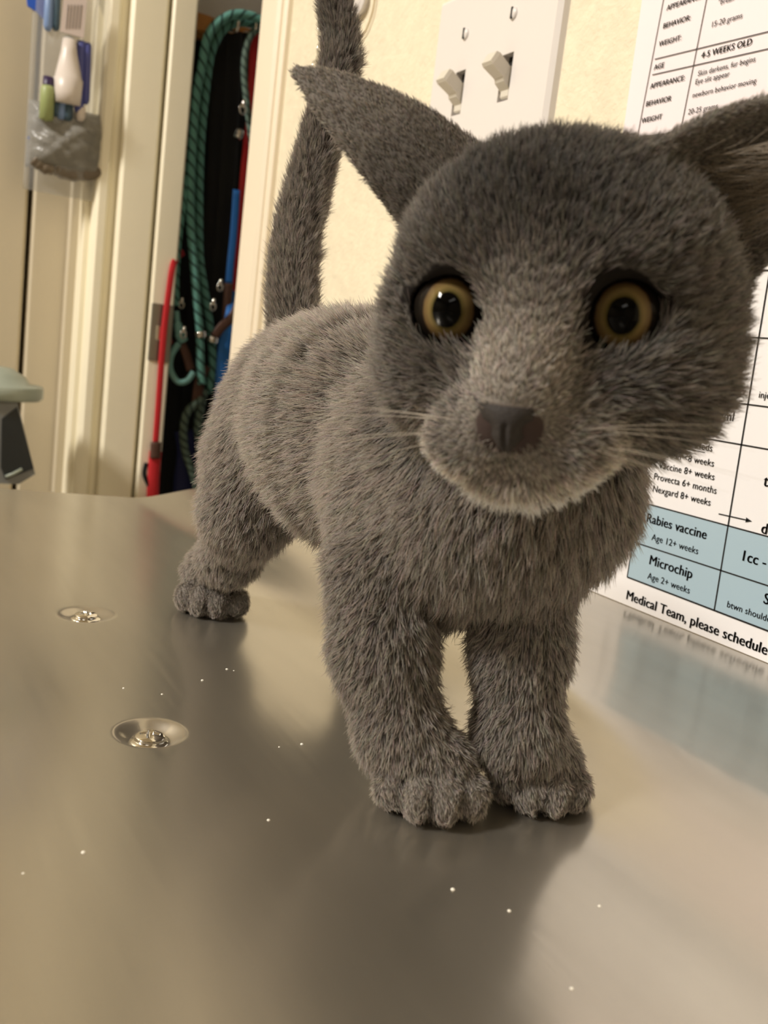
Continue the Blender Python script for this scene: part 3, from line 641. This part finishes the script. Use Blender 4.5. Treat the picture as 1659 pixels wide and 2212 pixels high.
# --- front legs
def fleg(sh, el, wr, pw, toes, rs, sgn):
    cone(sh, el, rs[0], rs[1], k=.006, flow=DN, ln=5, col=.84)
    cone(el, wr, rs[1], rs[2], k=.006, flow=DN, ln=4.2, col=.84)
    cone(wr, pw, rs[2], rs[3], k=.005, flow=(-.3, 0, -1), ln=3.5, col=.98)
    for (dx, dy, dz, a, h_) in toes:
        c0 = pw+np.array([dx, dy, 0])*MM*.2; c0[2] = pw[2]
        c1 = np.array([pw[0]+dx*MM, pw[1]+dy*MM, dz*MM])
        ell(c1, (a*1.25, a*.84, a*1.02), FR, k=.0006, flow=(-.75, .3, -.55), ln=1.8, col=1.05)
        cone(c0+np.array([0, 0, .001]), c1-vd*.003+np.array([0, 0, .001]), rs[3]*.5, a*.62, k=.002, flow=(-.5, 0, -.8), ln=2.6, col=1.0)
def grooves(c, fw, sp, z, n=3):
    for s_ in (-1, 0, 1):
        a0 = c+vd*(fw+5.2)*MM+lat*(s_*sp)*MM*1.04; a1 = c+vd*(fw-3.5)*MM+lat*(s_*sp)*MM*.9
        cone((a0[0], a0[1], .001), (a0[0], a0[1], z*.9*MM), 1.0, .9, k=.0012, sub=True); cone((a0[0], a0[1], z*.9*MM), (a1[0], a1[1], z*1.95*MM), 1.0, .7, k=.0014, sub=True)
vd = np.array([-.80, .50, 0]); vd /= np.linalg.norm(vd)      # toe direction: towards the viewer
sd = np.array([vd[1], -vd[0], 0])*1.                          # sideways (image left positive?)
FR = np.stack([vd, np.cross((0, 0, 1), vd), (0, 0, 1)], 1)
lat = -FR[:, 1]                                               # image-left -> right
if (RX@lat) < 0: lat = -lat
def toes4(fw, sp, a, z):
    fw, sp, a = fw*1.05+2.6, sp*1.2, a*1.16
    return [((vd*f_+lat*s_)[0], (vd*f_+lat*s_)[1], z*zz, a*aa, 0) for f_, s_, aa, zz in ((fw-3.2, -1.5*sp, .88, .95), (fw, -.5*sp, 1, 1), (fw, .5*sp, 1, 1), (fw-3.2, 1.5*sp, .88, .95))]
pL = onz(925, 1755, 0); pR = onz(1160, 1742, 0); pL[2] = .0092; pR[2] = .0092
cL = pL-vd*.006; cR = pR-vd*.006
fleg(PD(822, 1235, .240), PD(828, 1400, .238), PD(868, 1590, .236), cL, toes4(5.6, 5.3, 5.1, 5.9), (13.0, 11.6, 9.8, 10.2), 1)
fleg(PD(1135, 1250, .240), PD(1125, 1400, .240), PD(1120, 1590, .240), cR, toes4(5.2, 4.9, 5.0, 5.9), (12, 10.8, 9.8, 10.4), -1)
for c_, w_ in ((cL, 5.3), (cR, 4.9)): grooves(c_, 8.3, w_*1.2, 6.3)
# --- hind legs
FR2 = FR
th = PD(580, 1012, .350); kn = PD(532, 1110, .346); hk = PD(500, 1190, .372); pB = onz(462, 1318, 0); pB[2] = .0085
cone(hip, th, 24, 20, k=.012, flow=(.3, .2, -.9), ln=7, col=1.05)
cone(th, kn, 20, 14.5, k=.010, flow=(.2, .2, -.95), ln=6, col=1.05)
cone(kn, PD(500, 1200, .362), 13.5, 9.5, k=.007, flow=(.1, .2, -1), ln=5, col=1.)
cone(PD(500, 1200, .362), pB+np.array([.008, 0, .005]), 10, 10.5, k=.005, flow=(-.2, .1, -1), ln=4, col=1.)
for (dx, dy, dz, a, h_) in toes4(5.8, 5.5, 5.4, 6.0):
    c1 = np.array([pB[0]+dx*MM, pB[1]+dy*MM, dz*MM]); ell(c1, (a*1.2, a*.86, a*1.02), FR, k=.0006, flow=(-.75, .3, -.55), ln=1.8, col=1.08)
    cone(pB+np.array([.005, 0, .003]), c1+np.array([.003, -.001, .001]), 5, a*.6, k=.002, flow=(-.5, .1, -.8), ln=2.6, col=1.0)
pB2 = np.array([.305, -.182, .0150])
cone(hip+np.array([0, -.030, -.008]), np.array([.300, -.178, .050]), 20, 13, k=.012, flow=DN, ln=6, col=.9)
cone(np.array([.300, -.178, .050]), pB2+np.array([.008, 0, .004]), 12, 8, k=.006, flow=DN, ln=4, col=.9)
for (dx, dy, dz, a, h_) in toes4(5.0, 4.6, 4.9, 11.6):
    c1 = np.array([pB2[0]+dx*MM, pB2[1]+dy*MM, dz*MM]); ell(c1, (a*1.2, a*.86, a*1.02), FR, k=.0012, flow=(-.7, .2, -.7), ln=2.4, col=.9)
grooves(pB, 8.6, 5.5*1.2, 6.0)
# --- tail
tl = spline([PD(640, 760, .372), PD(632, 640, .375), PD(640, 520, .378), PD(667, 400, .38), PD(697, 290, .38), PD(722, 190, .38), PD(737, 110, .38), PD(728, 30, .38), PD(712, -50, .38), PD(700, -120, .38)], 4)
for i in range(len(tl)-1):
    t = i/(len(tl)-2); d = tl[i+1]-tl[i]; d /= np.linalg.norm(d)
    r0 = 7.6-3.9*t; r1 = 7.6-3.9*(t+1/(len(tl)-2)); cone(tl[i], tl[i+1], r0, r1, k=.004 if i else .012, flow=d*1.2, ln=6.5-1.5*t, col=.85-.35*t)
# --- head
nose_w = hd(-1, -27, 43)
def rf(P_): return P_-nose_w
ell(hd(1, -.5, 0), (36, 31, 32), HR, k=.008, ln=4.6, col=.60, rad=1)
ell(hd(0, 9.5, 12), (27, 19.5, 19), HR, k=.012, ln=3.6, col=.40, rad=1)
for s in (-1, 1):
    ell(hd(s*20, -15, 5), (17, 17, 19), HR, k=.010, ln=6.5, col=.76, rad=1)
    ell(hd(-1+s*8.4, -30.5, 30.5), (9.8, 7.4, 8.6), HR, k=.003, ln=2.6, col=1.12, rad=1)
    ell(hd(s*15, 7, 20.5), (11, 8, 8), HR, k=.008, ln=3.2, col=.60, rad=1)
    ell(hd(s*17, -17, 19), (11, 8, 9), HR, k=.009, ln=3.6, col=.64, rad=1)
ell(hd(0, -26, 18), (17, 13, 18), HR, k=.008, ln=4, col=.95, rad=1)
cone(hd(0, -3, 26), hd(-.8, -22, 37.5), 9.4, 7.2, k=.007, ln=1.8, col=1.3, rad=1)
ell(hd(-1.5, -37, 25), (10.5, 5.6, 9), HR, k=.004, ln=4.5, col=1.3, rad=1)
EYC = {s: hd(-1.2+s*16.8, -4.6, 19.2) for s in (-1, 1)}
ell(hd(-27, -6, 15.5), (6, 10, 9), HR, k=.006, ln=3.4, col=.78, rad=1)
for s in (-1, 1):
    ax = CAM-EYC[s]; ax /= np.linalg.norm(ax); ax = ax*.85+HR@np.array([s*.12, 0.0, .1]); ax /= np.linalg.norm(ax)
    cone(EYC[s]+ax*.004, EYC[s]+ax*.024, 6.2, 9.0, k=.0025, sub=True)
    cone(EYC[s]+ax*.007, hd(-1.2+s*8.6, -9.6, 25.5), 4.5, 1.2, k=.002, sub=True); cone(EYC[s]+ax*.006, hd(-1.2+s*26.5, -2.0, 19), 4.5, 1.0, k=.002, sub=True)
    ell(EYC[s], (9.7, 9.7, 9.7), k=.001, sub=True)
# mouth groove below the nose and the lip line
cone(hd(-1, -30, 43), hd(-1, -34.5, 38.5), .9, .9, k=.0016, sub=True)
for s in (-1, 1): cone(hd(-1, -35, 38.0), hd(-1+s*10, -37.5, 32.5), 1., .8, k=.0016, sub=True)
# ears
EARS = {}
def ear(base, tip, m, Wd, cv, s):
    base = np.array(base); tip = np.array(tip); a = tip-base; L = np.linalg.norm(a); a = a/L; m = HR@np.array(m, float); m -= a*(m@a); m /= np.linalg.norm(m); c = np.cross(a, m)
    EARS[s] = (base, tip, a, m, c, L)
    def fn(P_):
        q = P_-base; t = q@a; h = q@m; w_ = q@c; tt = np.clip(t/L, -.3, 1)
        hw = Wd*MM*np.where(tt > 0, (1-tt**1.5)**.85, 1.)
        h0 = cv*w_**2/(Wd*MM)*(1-.5*np.clip(tt, 0, 1))-.0035*np.sin(np.clip(tt, 0, 1)*math.pi)
        th_ = .0013+.0011*(1-np.clip(tt, 0, 1))
        dh = np.abs(h-h0)-th_; dw = np.abs(w_)-hw; dt = np.maximum(-t-.008, t-L)
        return np.maximum(np.maximum(dh, dw), dt)*.75
    r = max(L, Wd*MM*1.3); cc = (base+tip)/2
    add(fn, cc-r, cc+r, .005, HR@np.array([s*.75, .55, -.2]), 1.5, .92)
ear(hd(-22.5, 21.5, -2), hd(-65, 49.5, 3), (-.05, -.45, -.85), 14, .45, -1)
ear(hd(25, 19, -3), hd(66, 40.5, -4), (.2, -.45, .85), 19, .55, 1)

lo = np.min([p[1] for p in prims if not p[7]], 0)-.004; hi = np.max([p[2] for p in prims if not p[7]], 0)+.004; lo[2] = -.003
VX = .0010
dims = np.ceil((hi-lo)/VX).astype(int)+1
ax_ = [lo[i]+VX*np.arange(dims[i]) for i in range(3)]
Fd = np.full(dims, .02, np.float32)
def smin(a, b_, k): h = np.clip(.5+.5*(b_-a)/k, 0, 1); return b_*(1-h)+a*h-k*h*(1-h)
for (fn, l, h_, k, fl, ln, col, sub, rad) in prims:
    i0 = np.maximum(0, np.floor((l-.014-lo)/VX).astype(int)); i1 = np.minimum(dims, np.ceil((h_+.014-lo)/VX).astype(int)+1)
    if (i1 <= i0).any(): continue
    G = np.stack(np.meshgrid(*[ax_[i][i0[i]:i1[i]] for i in range(3)], indexing='ij'), -1)
    d = np.clip(fn(G), -.04, .02); sl = tuple(slice(i0[i], i1[i]) for i in range(3))
    Fd[sl] = (-smin(-Fd[sl], d, k) if sub else smin(Fd[sl], d, k))
# keep the soles just above the sheet metal
zt_ = table_z(ax_[0][:, None], ax_[1][None, :])[:, :, None]+.0004
Fd = np.maximum(Fd, (zt_-ax_[2][None, None, :]).astype(np.float32))
# surface nets
S = Fd < 0
nxg, nyg, nzg = Fd.shape
cnt = np.zeros((nxg-1, nyg-1, nzg-1), np.int8); off = [(i, j, k) for i in (0, 1) for j in (0, 1) for k in (0, 1)]
for (i, j, k) in off: cnt += S[i:nxg-1+i, j:nyg-1+j, k:nzg-1+k]
act = (cnt > 0) & (cnt < 8); ci = np.argwhere(act); vid = -np.ones(act.shape, np.int32); vid[act] = np.arange(len(ci))
acc = np.zeros((len(ci), 3)); nn = np.zeros(len(ci))
for a in range(3):
    for o1 in (0, 1):
        for o2 in (0, 1):
            s_ = [0, 0, 0]; s_[(a+1) % 3] = o1; s_[(a+2) % 3] = o2; e_ = list(s_); e_[a] = 1
            f0 = Fd[ci[:, 0]+s_[0], ci[:, 1]+s_[1], ci[:, 2]+s_[2]]; f1 = Fd[ci[:, 0]+e_[0], ci[:, 1]+e_[1], ci[:, 2]+e_[2]]
            m_ = (f0 < 0) != (f1 < 0); t = np.where(m_, f0/(f0-f1+1e-12), 0); p = np.tile(np.array(s_, float), (len(ci), 1)); p[:, a] = t
            acc += p*m_[:, None]; nn += m_
VW = lo+(ci+acc/nn[:, None])*VX
quads = []
for a in range(3):
    b1, b2 = (a+1) % 3, (a+2) % 3
    sl0 = [slice(1, -1)]*3; sl1 = [slice(1, -1)]*3; sl0[a] = slice(0, -1); sl1[a] = slice(1, None)
    A0 = S[tuple(sl0)]; A1 = S[tuple(sl1)]; e = np.argwhere(A0 != A1); sg = A0[tuple(e.T)]
    base = e.copy(); base[:, b1] += 1; base[:, b2] += 1     # grid index of the edge start
    q = []
    for (o1, o2) in ((-1, -1), (0, -1), (0, 0), (-1, 0)):
        c = base.copy(); c[:, b1] += o1; c[:, b2] += o2; q.append(vid[tuple(c.T)])
    q = np.stack(q, 1); q[~sg] = q[~sg][:, ::-1]; quads.append(q)
quads = np.vstack(quads); quads = quads[(quads >= 0).all(1)]
# keep the largest connected piece
par = np.arange(len(VW))
for _ in range(400):
    mn = par[quads].min(1); new = par.copy(); np.minimum.at(new, quads.ravel(), np.repeat(mn, 4)); new = new[new]
    if (new == par).all(): break
    par = new
lab, ct = np.unique(par, return_counts=True); big = lab[ct.argmax()]; keep = par == big
rem = -np.ones(len(VW), int); rem[keep] = np.arange(keep.sum()); quads = rem[quads[keep[quads[:, 0]]]]; VW = VW[keep]
for _ in range(2):                                           # light smoothing
    s_ = np.zeros_like(VW); n_ = np.zeros(len(VW))
    for k in range(4):
        np.add.at(s_, quads[:, k], VW[quads[:, (k+1) % 4]]+VW[quads[:, (k+3) % 4]]); np.add.at(n_, quads[:, k], 2)
    VW = VW*.55+.45*s_/n_[:, None]
fn_ = np.cross(VW[quads[:, 2]]-VW[quads[:, 0]], VW[quads[:, 3]]-VW[quads[:, 1]])
NV = np.zeros_like(VW)
for k in range(4): np.add.at(NV, quads[:, k], fn_)
NV /= np.linalg.norm(NV, axis=1)[:, None]+1e-12
# per-vertex coat attributes
wsum = np.full(len(VW), 1e-9); FLW = np.zeros_like(VW); LEN = np.zeros(len(VW)); CLR = np.zeros(len(VW))
for (fn, l, h_, k, fl, ln, col, sub, rad) in prims:
    if sub: continue
    m_ = ((VW > l-.01) & (VW < h_+.01)).all(1)
    if not m_.any(): continue
    P_ = VW[m_]; d = fn(P_); ww = np.exp(-np.maximum(d, -.004)/.0022)
    f_ = rf(P_) if rad else np.tile(np.array(fl, float), (len(P_), 1)); f_ = f_/(np.linalg.norm(f_, axis=1)[:, None]+1e-9)
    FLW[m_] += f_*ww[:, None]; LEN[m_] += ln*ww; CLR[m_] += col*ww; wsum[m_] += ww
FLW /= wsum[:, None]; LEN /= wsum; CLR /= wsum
loc = (VW-HC)@HR/MM                                          # head-local mm
inhead = (np.linalg.norm(loc*[.9, .9, .9], axis=1) < 48)
de = np.minimum(np.linalg.norm(VW-EYC[-1], axis=1), np.linalg.norm(VW-EYC[1], axis=1))/MM
fr = np.zeros(len(VW), bool)
for s in (-1, 1):
    dl = (VW-EYC[s])@HR/MM; rr_ = np.hypot(dl[:, 0], dl[:, 1]); fr |= ((rr_ < 8.3) | (np.hypot(dl[:, 0]+s*7.2, dl[:, 1]+4.2) < 4.4) | (np.hypot(dl[:, 0]-s*8.2, dl[:, 1]-2.4) < 2.4)) & (dl[:, 2] > -6) & (np.linalg.norm(dl, axis=1) < 16)
nosed = np.linalg.norm((loc-[-1, -27, 43])*[.85, 1.15, .8], axis=1)
LEN = np.where(inhead & (nosed < 12), np.minimum(LEN, .6+nosed*.12), LEN)
DENS = np.where(fr | (inhead & (np.linalg.norm((loc-[-1, -26, 43])*[.52, .85, .6], axis=1) < 3.6)), 0., 1.)
# face markings of the coat, with backlit shade and jaw rim light painted in
g_ = lambda cx_, cy_, cz_, r: np.exp(-((loc[:, 0]-cx_)**2+(loc[:, 1]-cy_)**2+(loc[:, 2]-cz_)**2)/r**2)*inhead
CLR *= 1-.42*g_(0, 16, 26, 13)-.3*g_(-14, 20, 22, 8)-.3*g_(14, 20, 22, 8)-.25*g_(0, 30, 10, 14)
CLR *= 1-.20*(inhead & (loc[:, 1] > -34))  # whole head darkened: backlit shade put into the coat colour
CLR *= 1-.35*g_(-17, -17, 22, 6)-.35*g_(17, -17, 22, 6)
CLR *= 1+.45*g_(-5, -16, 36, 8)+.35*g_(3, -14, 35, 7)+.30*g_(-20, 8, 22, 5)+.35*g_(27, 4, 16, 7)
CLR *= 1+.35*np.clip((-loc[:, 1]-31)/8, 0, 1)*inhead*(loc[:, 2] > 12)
el_ = np.abs(np.hypot((loc[:, 0]+1)/21., (loc[:, 1]+22)/19.5)-1)*20; CLR *= 1+.75*np.exp(-(el_/2.0)**2)*(loc[:, 2] > 8)*np.clip((-loc[:, 1]-20)/6, 0, 1)*inhead  # pale band along the jaw: light through the fringe, painted into the fur colour
SKN = np.where(fr, .06, .55)*1.0

kt = tag(empty('kitten', (.22, -.14, 0)), 'grey kitten with amber eyes standing on the steel table, tail up', 'cat')
M_skin = mat('grey_undercoat', (84, 78, 72), .85); nt = M_skin.node_tree
at = nt.nodes.new('ShaderNodeAttribute'); at.attribute_name = 'coat'
nt.links.new(at.outputs['Color'], nt.nodes['Principled BSDF'].inputs['Base Color']); nt.nodes['Principled BSDF'].inputs['Specular IOR Level'].default_value = .15
BASE = np.array([.34, .305, .27])
me = bpy.data.meshes.new('body'); loc0 = np.array(kt.location)
me.vertices.add(len(VW)); me.vertices.foreach_set('co', (VW-loc0).astype('f').ravel())
me.loops.add(len(quads)*4); me.loops.foreach_set('vertex_index', quads.astype('i').ravel())
me.polygons.add(len(quads)); me.polygons.foreach_set('loop_start', np.arange(0, len(quads)*4, 4, dtype='i')); me.polygons.foreach_set('loop_total', np.full(len(quads), 4, 'i'))
me.polygons.foreach_set('use_smooth', np.ones(len(quads), bool)); me.update(calc_edges=True); me.validate()
ca = me.color_attributes.new('coat', 'FLOAT_COLOR', 'POINT')
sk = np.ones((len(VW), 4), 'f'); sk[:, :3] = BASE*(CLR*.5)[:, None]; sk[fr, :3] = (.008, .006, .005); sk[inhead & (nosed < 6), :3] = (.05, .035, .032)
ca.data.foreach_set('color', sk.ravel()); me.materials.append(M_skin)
body = bpy.data.objects.new('body', me); COL.objects.link(body); body.parent = kt

# fur strands
ar = np.linalg.norm(fn_, axis=1)*.5; ar *= DENS[quads].mean(1); ar /= ar.sum()
earw = np.ones(len(quads))
NH = 400000
fi = rng.choice(len(quads), NH, p=ar); u_ = rng.random(NH)[:, None]; v_ = rng.random(NH)[:, None]; Q = quads[fi]
def bil(A_):
    A_ = A_ if A_.ndim > 1 else A_[:, None]
    return (1-u_)*(1-v_)*A_[Q[:, 0]]+u_*(1-v_)*A_[Q[:, 1]]+u_*v_*A_[Q[:, 2]]+(1-u_)*v_*A_[Q[:, 3]]
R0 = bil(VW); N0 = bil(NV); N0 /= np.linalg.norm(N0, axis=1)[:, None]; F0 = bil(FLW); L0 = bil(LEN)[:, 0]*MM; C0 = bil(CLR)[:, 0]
F0 = F0-N0*(F0*N0).sum(1)[:, None]; fl_ = np.linalg.norm(F0, axis=1)[:, None]; F0 = F0/np.maximum(fl_, .25)
# clump noise: smooth pseudo-random field that bends neighbouring hairs together
def nz(P_, s, ph): return np.sin(P_[:, 0]*s+ph)*np.sin(P_[:, 1]*s*1.13+ph*1.7+2*np.sin(P_[:, 2]*s*.6))*np.sin(P_[:, 2]*s*.9+ph*2.3+1.5*np.sin(P_[:, 0]*s*.5))
cl = np.stack([nz(R0, 900, p_)+.7*nz(R0, 2100, p_+3) for p_ in (.3, 1.9, 4.1)], 1)
L0 *= .72+.5*rng.random(NH)+.12*nz(R0, 500, .7)
K = 5; tt = np.linspace(0, 1, K)
dr = N0*.56+F0*.92+cl*.38+rng.normal(0, .16, (NH, 3)); dr /= np.linalg.norm(dr, axis=1)[:, None]
d2 = N0*.32+F0*1.0+cl*.62+rng.normal(0, .14, (NH, 3)); d2 /= np.linalg.norm(d2, axis=1)[:, None]
PT = R0[:, None, :]+L0[:, None, None]*(dr[:, None, :]*(tt-.42*tt**2)[None, :, None]+d2[:, None, :]*(.42*tt**2)[None, :, None])
zmin = table_z(PT[:, :, 0], PT[:, :, 1])+.0002; PT[:, :, 2] = np.maximum(PT[:, :, 2], zmin)
cu = bpy.data.hair_curves.new('fur'); cu.add_curves([K]*NH)
cu.attributes['position'].data.foreach_set('vector', (PT-loc0).astype('f').ravel())
ra_ = cu.attributes.get('radius') or cu.attributes.new('radius', 'FLOAT', 'POINT')
prof = np.array([1, 1, .9, .65, .12])*.000076
rl_ = .62+.38*np.clip(L0/.006, 0, 1)
ra_.data.foreach_set('value', (prof[None, :]*rl_[:, None]).astype('f').ravel())
cc = cu.attributes.new('coat', 'FLOAT_COLOR', 'POINT')
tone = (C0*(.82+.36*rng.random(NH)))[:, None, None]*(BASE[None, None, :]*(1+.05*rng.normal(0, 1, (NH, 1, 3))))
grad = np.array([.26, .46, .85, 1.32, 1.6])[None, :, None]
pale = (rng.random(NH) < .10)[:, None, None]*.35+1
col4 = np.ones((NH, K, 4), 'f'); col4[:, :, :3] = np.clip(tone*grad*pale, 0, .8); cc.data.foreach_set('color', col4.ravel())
M_fur = bpy.data.materials.new('grey_fur'); M_fur.use_nodes = True; nt = M_fur.node_tree; nt.nodes.clear()
out = nt.nodes.new('ShaderNodeOutputMaterial'); pb = nt.nodes.new('ShaderNodeBsdfPrincipled'); at = nt.nodes.new('ShaderNodeAttribute'); at.attribute_name = 'coat'
tr = nt.nodes.new('ShaderNodeBsdfTranslucent'); ms = nt.nodes.new('ShaderNodeMixShader'); ms.inputs[0].default_value = .38
nt.links.new(at.outputs['Color'], pb.inputs['Base Color']); nt.links.new(at.outputs['Color'], tr.inputs['Color'])
pb.inputs['Roughness'].default_value = .45; pb.inputs['Specular IOR Level'].default_value = .35
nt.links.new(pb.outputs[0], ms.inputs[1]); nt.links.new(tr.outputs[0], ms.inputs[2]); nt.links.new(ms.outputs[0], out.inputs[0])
cu.materials.append(M_fur)
fur = bpy.data.objects.new('fur', cu); COL.objects.link(fur); fur.parent = kt

# whiskers, brow hairs and ear tufts
wp = []
def strand(p0, d0, L, bend, n=7, r=.00010):
    p0 = np.array(p0, float); d0 = np.array(d0, float); d0 /= np.linalg.norm(d0); bend = np.array(bend, float)
    return np.array([p0+d0*L*t+bend*L*t*t for t in np.linspace(0, 1, n)])
for s in (-1, 1):
    for row in range(2):
        for c_ in range(3):
            wp.append(strand(hd(s*(8+2.2*c_), -26.5-2.3*row, 37-1.6*c_), HR@np.array([s*1., .10-.22*row+rng.normal(0, .06), .05]), .026+.010*rng.random(), HR@np.array([0, -.10, -.35])))
    for k in range(3): wp.append(strand(hd(s*(12+2*k), 6, 27), HR@np.array([s*(.35+.15*k), 1, .4]), .016, HR@np.array([0, .1, -.4])))
wk = bpy.data.hair_curves.new('whiskers'); wk.add_curves([7]*len(wp)); wk.attributes['position'].data.foreach_set('vector', (np.array(wp)-loc0).astype('f').ravel())
ra_ = wk.attributes.get('radius') or wk.attributes.new('radius', 'FLOAT', 'POINT'); ra_.data.foreach_set('value', np.tile(np.linspace(.00006, .00001, 7), len(wp)).astype('f'))
wk.materials.append(mat('pale_whisker', (190, 180, 165), .4)); o = bpy.data.objects.new('whiskers', wk); COL.objects.link(o); o.parent = kt
wp = []
for s in (-1, 1):
    base, tip, a, m, c, L = EARS[s]
    for k in range(420):
        t_ = rng.random()*.5; w_ = (rng.random()*2-1)*.9
        p0 = base+a*L*t_+c*.013*w_*(1-t_)+m*(.55*(w_*.013)**2/.0165+.0005)
        wp.append(strand(p0, a*.6+m*.75+c*rng.normal(0, .3)-c*w_*.3, .006+.006*rng.random(), a*.4))
et = bpy.data.hair_curves.new('ear_tufts'); et.add_curves([7]*len(wp)); et.attributes['position'].data.foreach_set('vector', (np.array(wp)-loc0).astype('f').ravel())
ra_ = et.attributes.get('radius') or et.attributes.new('radius', 'FLOAT', 'POINT'); ra_.data.foreach_set('value', np.tile(np.linspace(.00008, .00001, 7), len(wp)).astype('f'))
et.materials.append(mat('pale_ear_hair', (150, 138, 122), .5)); o = bpy.data.objects.new('ear_tufts', et); COL.objects.link(o); o.parent = kt

# eyes
def eye_mat():
    m = bpy.data.materials.new('amber_eye'); m.use_nodes = True; nt = m.node_tree; b_ = nt.nodes['Principled BSDF']
    tc = nt.nodes.new('ShaderNodeTexCoord'); sp = nt.nodes.new('ShaderNodeSeparateXYZ'); nt.links.new(tc.outputs['Object'], sp.inputs[0])
    def mth(op, a, c):
        q = nt.nodes.new('ShaderNodeMath'); q.operation = op
        for i, v in enumerate((a, c)):
            if isinstance(v, (int, float)): q.inputs[i].default_value = v
            elif v is not None: nt.links.new(v, q.inputs[i])
        return q.outputs[0]
    x = mth('MULTIPLY', sp.outputs[0], 1.18); r = mth('SQRT', mth('ADD', mth('MULTIPLY', x, x), mth('MULTIPLY', sp.outputs[1], sp.outputs[1])), None)
    r = mth('DIVIDE', r, .0073); n = nt.nodes.new('ShaderNodeTexNoise'); n.inputs['Scale'].default_value = 900; nt.links.new(tc.outputs['Object'], n.inputs[0])
    r = mth('ADD', r, mth('MULTIPLY', mth('SUBTRACT', n.outputs[0], .5), .05))
    cr = nt.nodes.new('ShaderNodeValToRGB'); e = cr.color_ramp.elements
    e[0].position = 0; e[0].color = (.001, .001, .001, 1); e[1].position = 1; e[1].color = (.01, .008, .006, 1)
    for p_, c_ in ((.46, (.001, .001, .001, 1)), (.51, (.09, .07, .022, 1)), (.62, (.17, .12, .045, 1)), (.80, (.12, .075, .032, 1)), (.87, (.012, .008, .006, 1))): q = e.new(p_); q.color = c_
    nt.links.new(r, cr.inputs[0]); nt.links.new(cr.outputs[0], b_.inputs['Base Color'])
    b_.inputs['Roughness'].default_value = .35; b_.inputs['Coat Weight'].default_value = .5; b_.inputs['Coat Roughness'].default_value = .03; b_.inputs['Coat IOR'].default_value = 1.3; b_.inputs['Specular IOR Level'].default_value = 0
    return m
M_eye = eye_mat()
for s in (-1, 1):
    mb = MB(); prof_ = [(.0094*math.sin(a), .0094*math.cos(a)+(.0010*math.exp(-(a/.45)**2))) for a in np.linspace(.001, math.pi-.001, 40)]
    mb.lathe(prof_, (0, 0, 0), (0, 0, 1), 48); o = mb.build('eye', M_eye, None, True)
    zf = (CAM-EYC[s]); zf /= np.linalg.norm(zf); zf = zf+HR[:, 0]*(-.20 if s < 0 else .04); zf /= np.linalg.norm(zf); up = HR[:, 1]-zf*(HR[:, 1]@zf); up /= np.linalg.norm(up); xr = np.cross(up, zf)
    Mx = np.eye(4); Mx[:3, 0] = xr; Mx[:3, 1] = up; Mx[:3, 2] = zf; Mx[:3, 3] = EYC[s]-loc0
    o.parent = kt; o.matrix_local = mathutils.Matrix(Mx.tolist())
# nose leather
mb = MB(); N = 22; vs = []; fs = []
for i in range(N+1):
    for j in range(N+1):
        u = -1+2*i/N; v = -1+2*j/N
        wd = 7.2*(.60+.46*v-.06*v*v); x = u*max(.5, wd); y = v*4.8
        rim_ = (1-abs(u)**3)*(1-abs(v)**4)
        z = 1.9*rim_-.055*x*x-.35*max(0, -v)*2.4
        nos = math.exp(-(((abs(x)-4.0)/1.5)**2+((y+.6)/1.2)**2)); z -= 2.6*nos
        z -= .7*math.exp(-(x/.5)**2)*(v < .1)
        vs.append(hd(x-1, y-26.2, 43.4+z))
mb.add(vs, [(i*(N+1)+j, i*(N+1)+j+1, (i+1)*(N+1)+j+1, (i+1)*(N+1)+j) for i in range(N) for j in range(N)])
mb.build('nose', mat('dark_nose_leather', (33, 27, 24), .75, bump=(1500, .5, .0004)), kt, True)
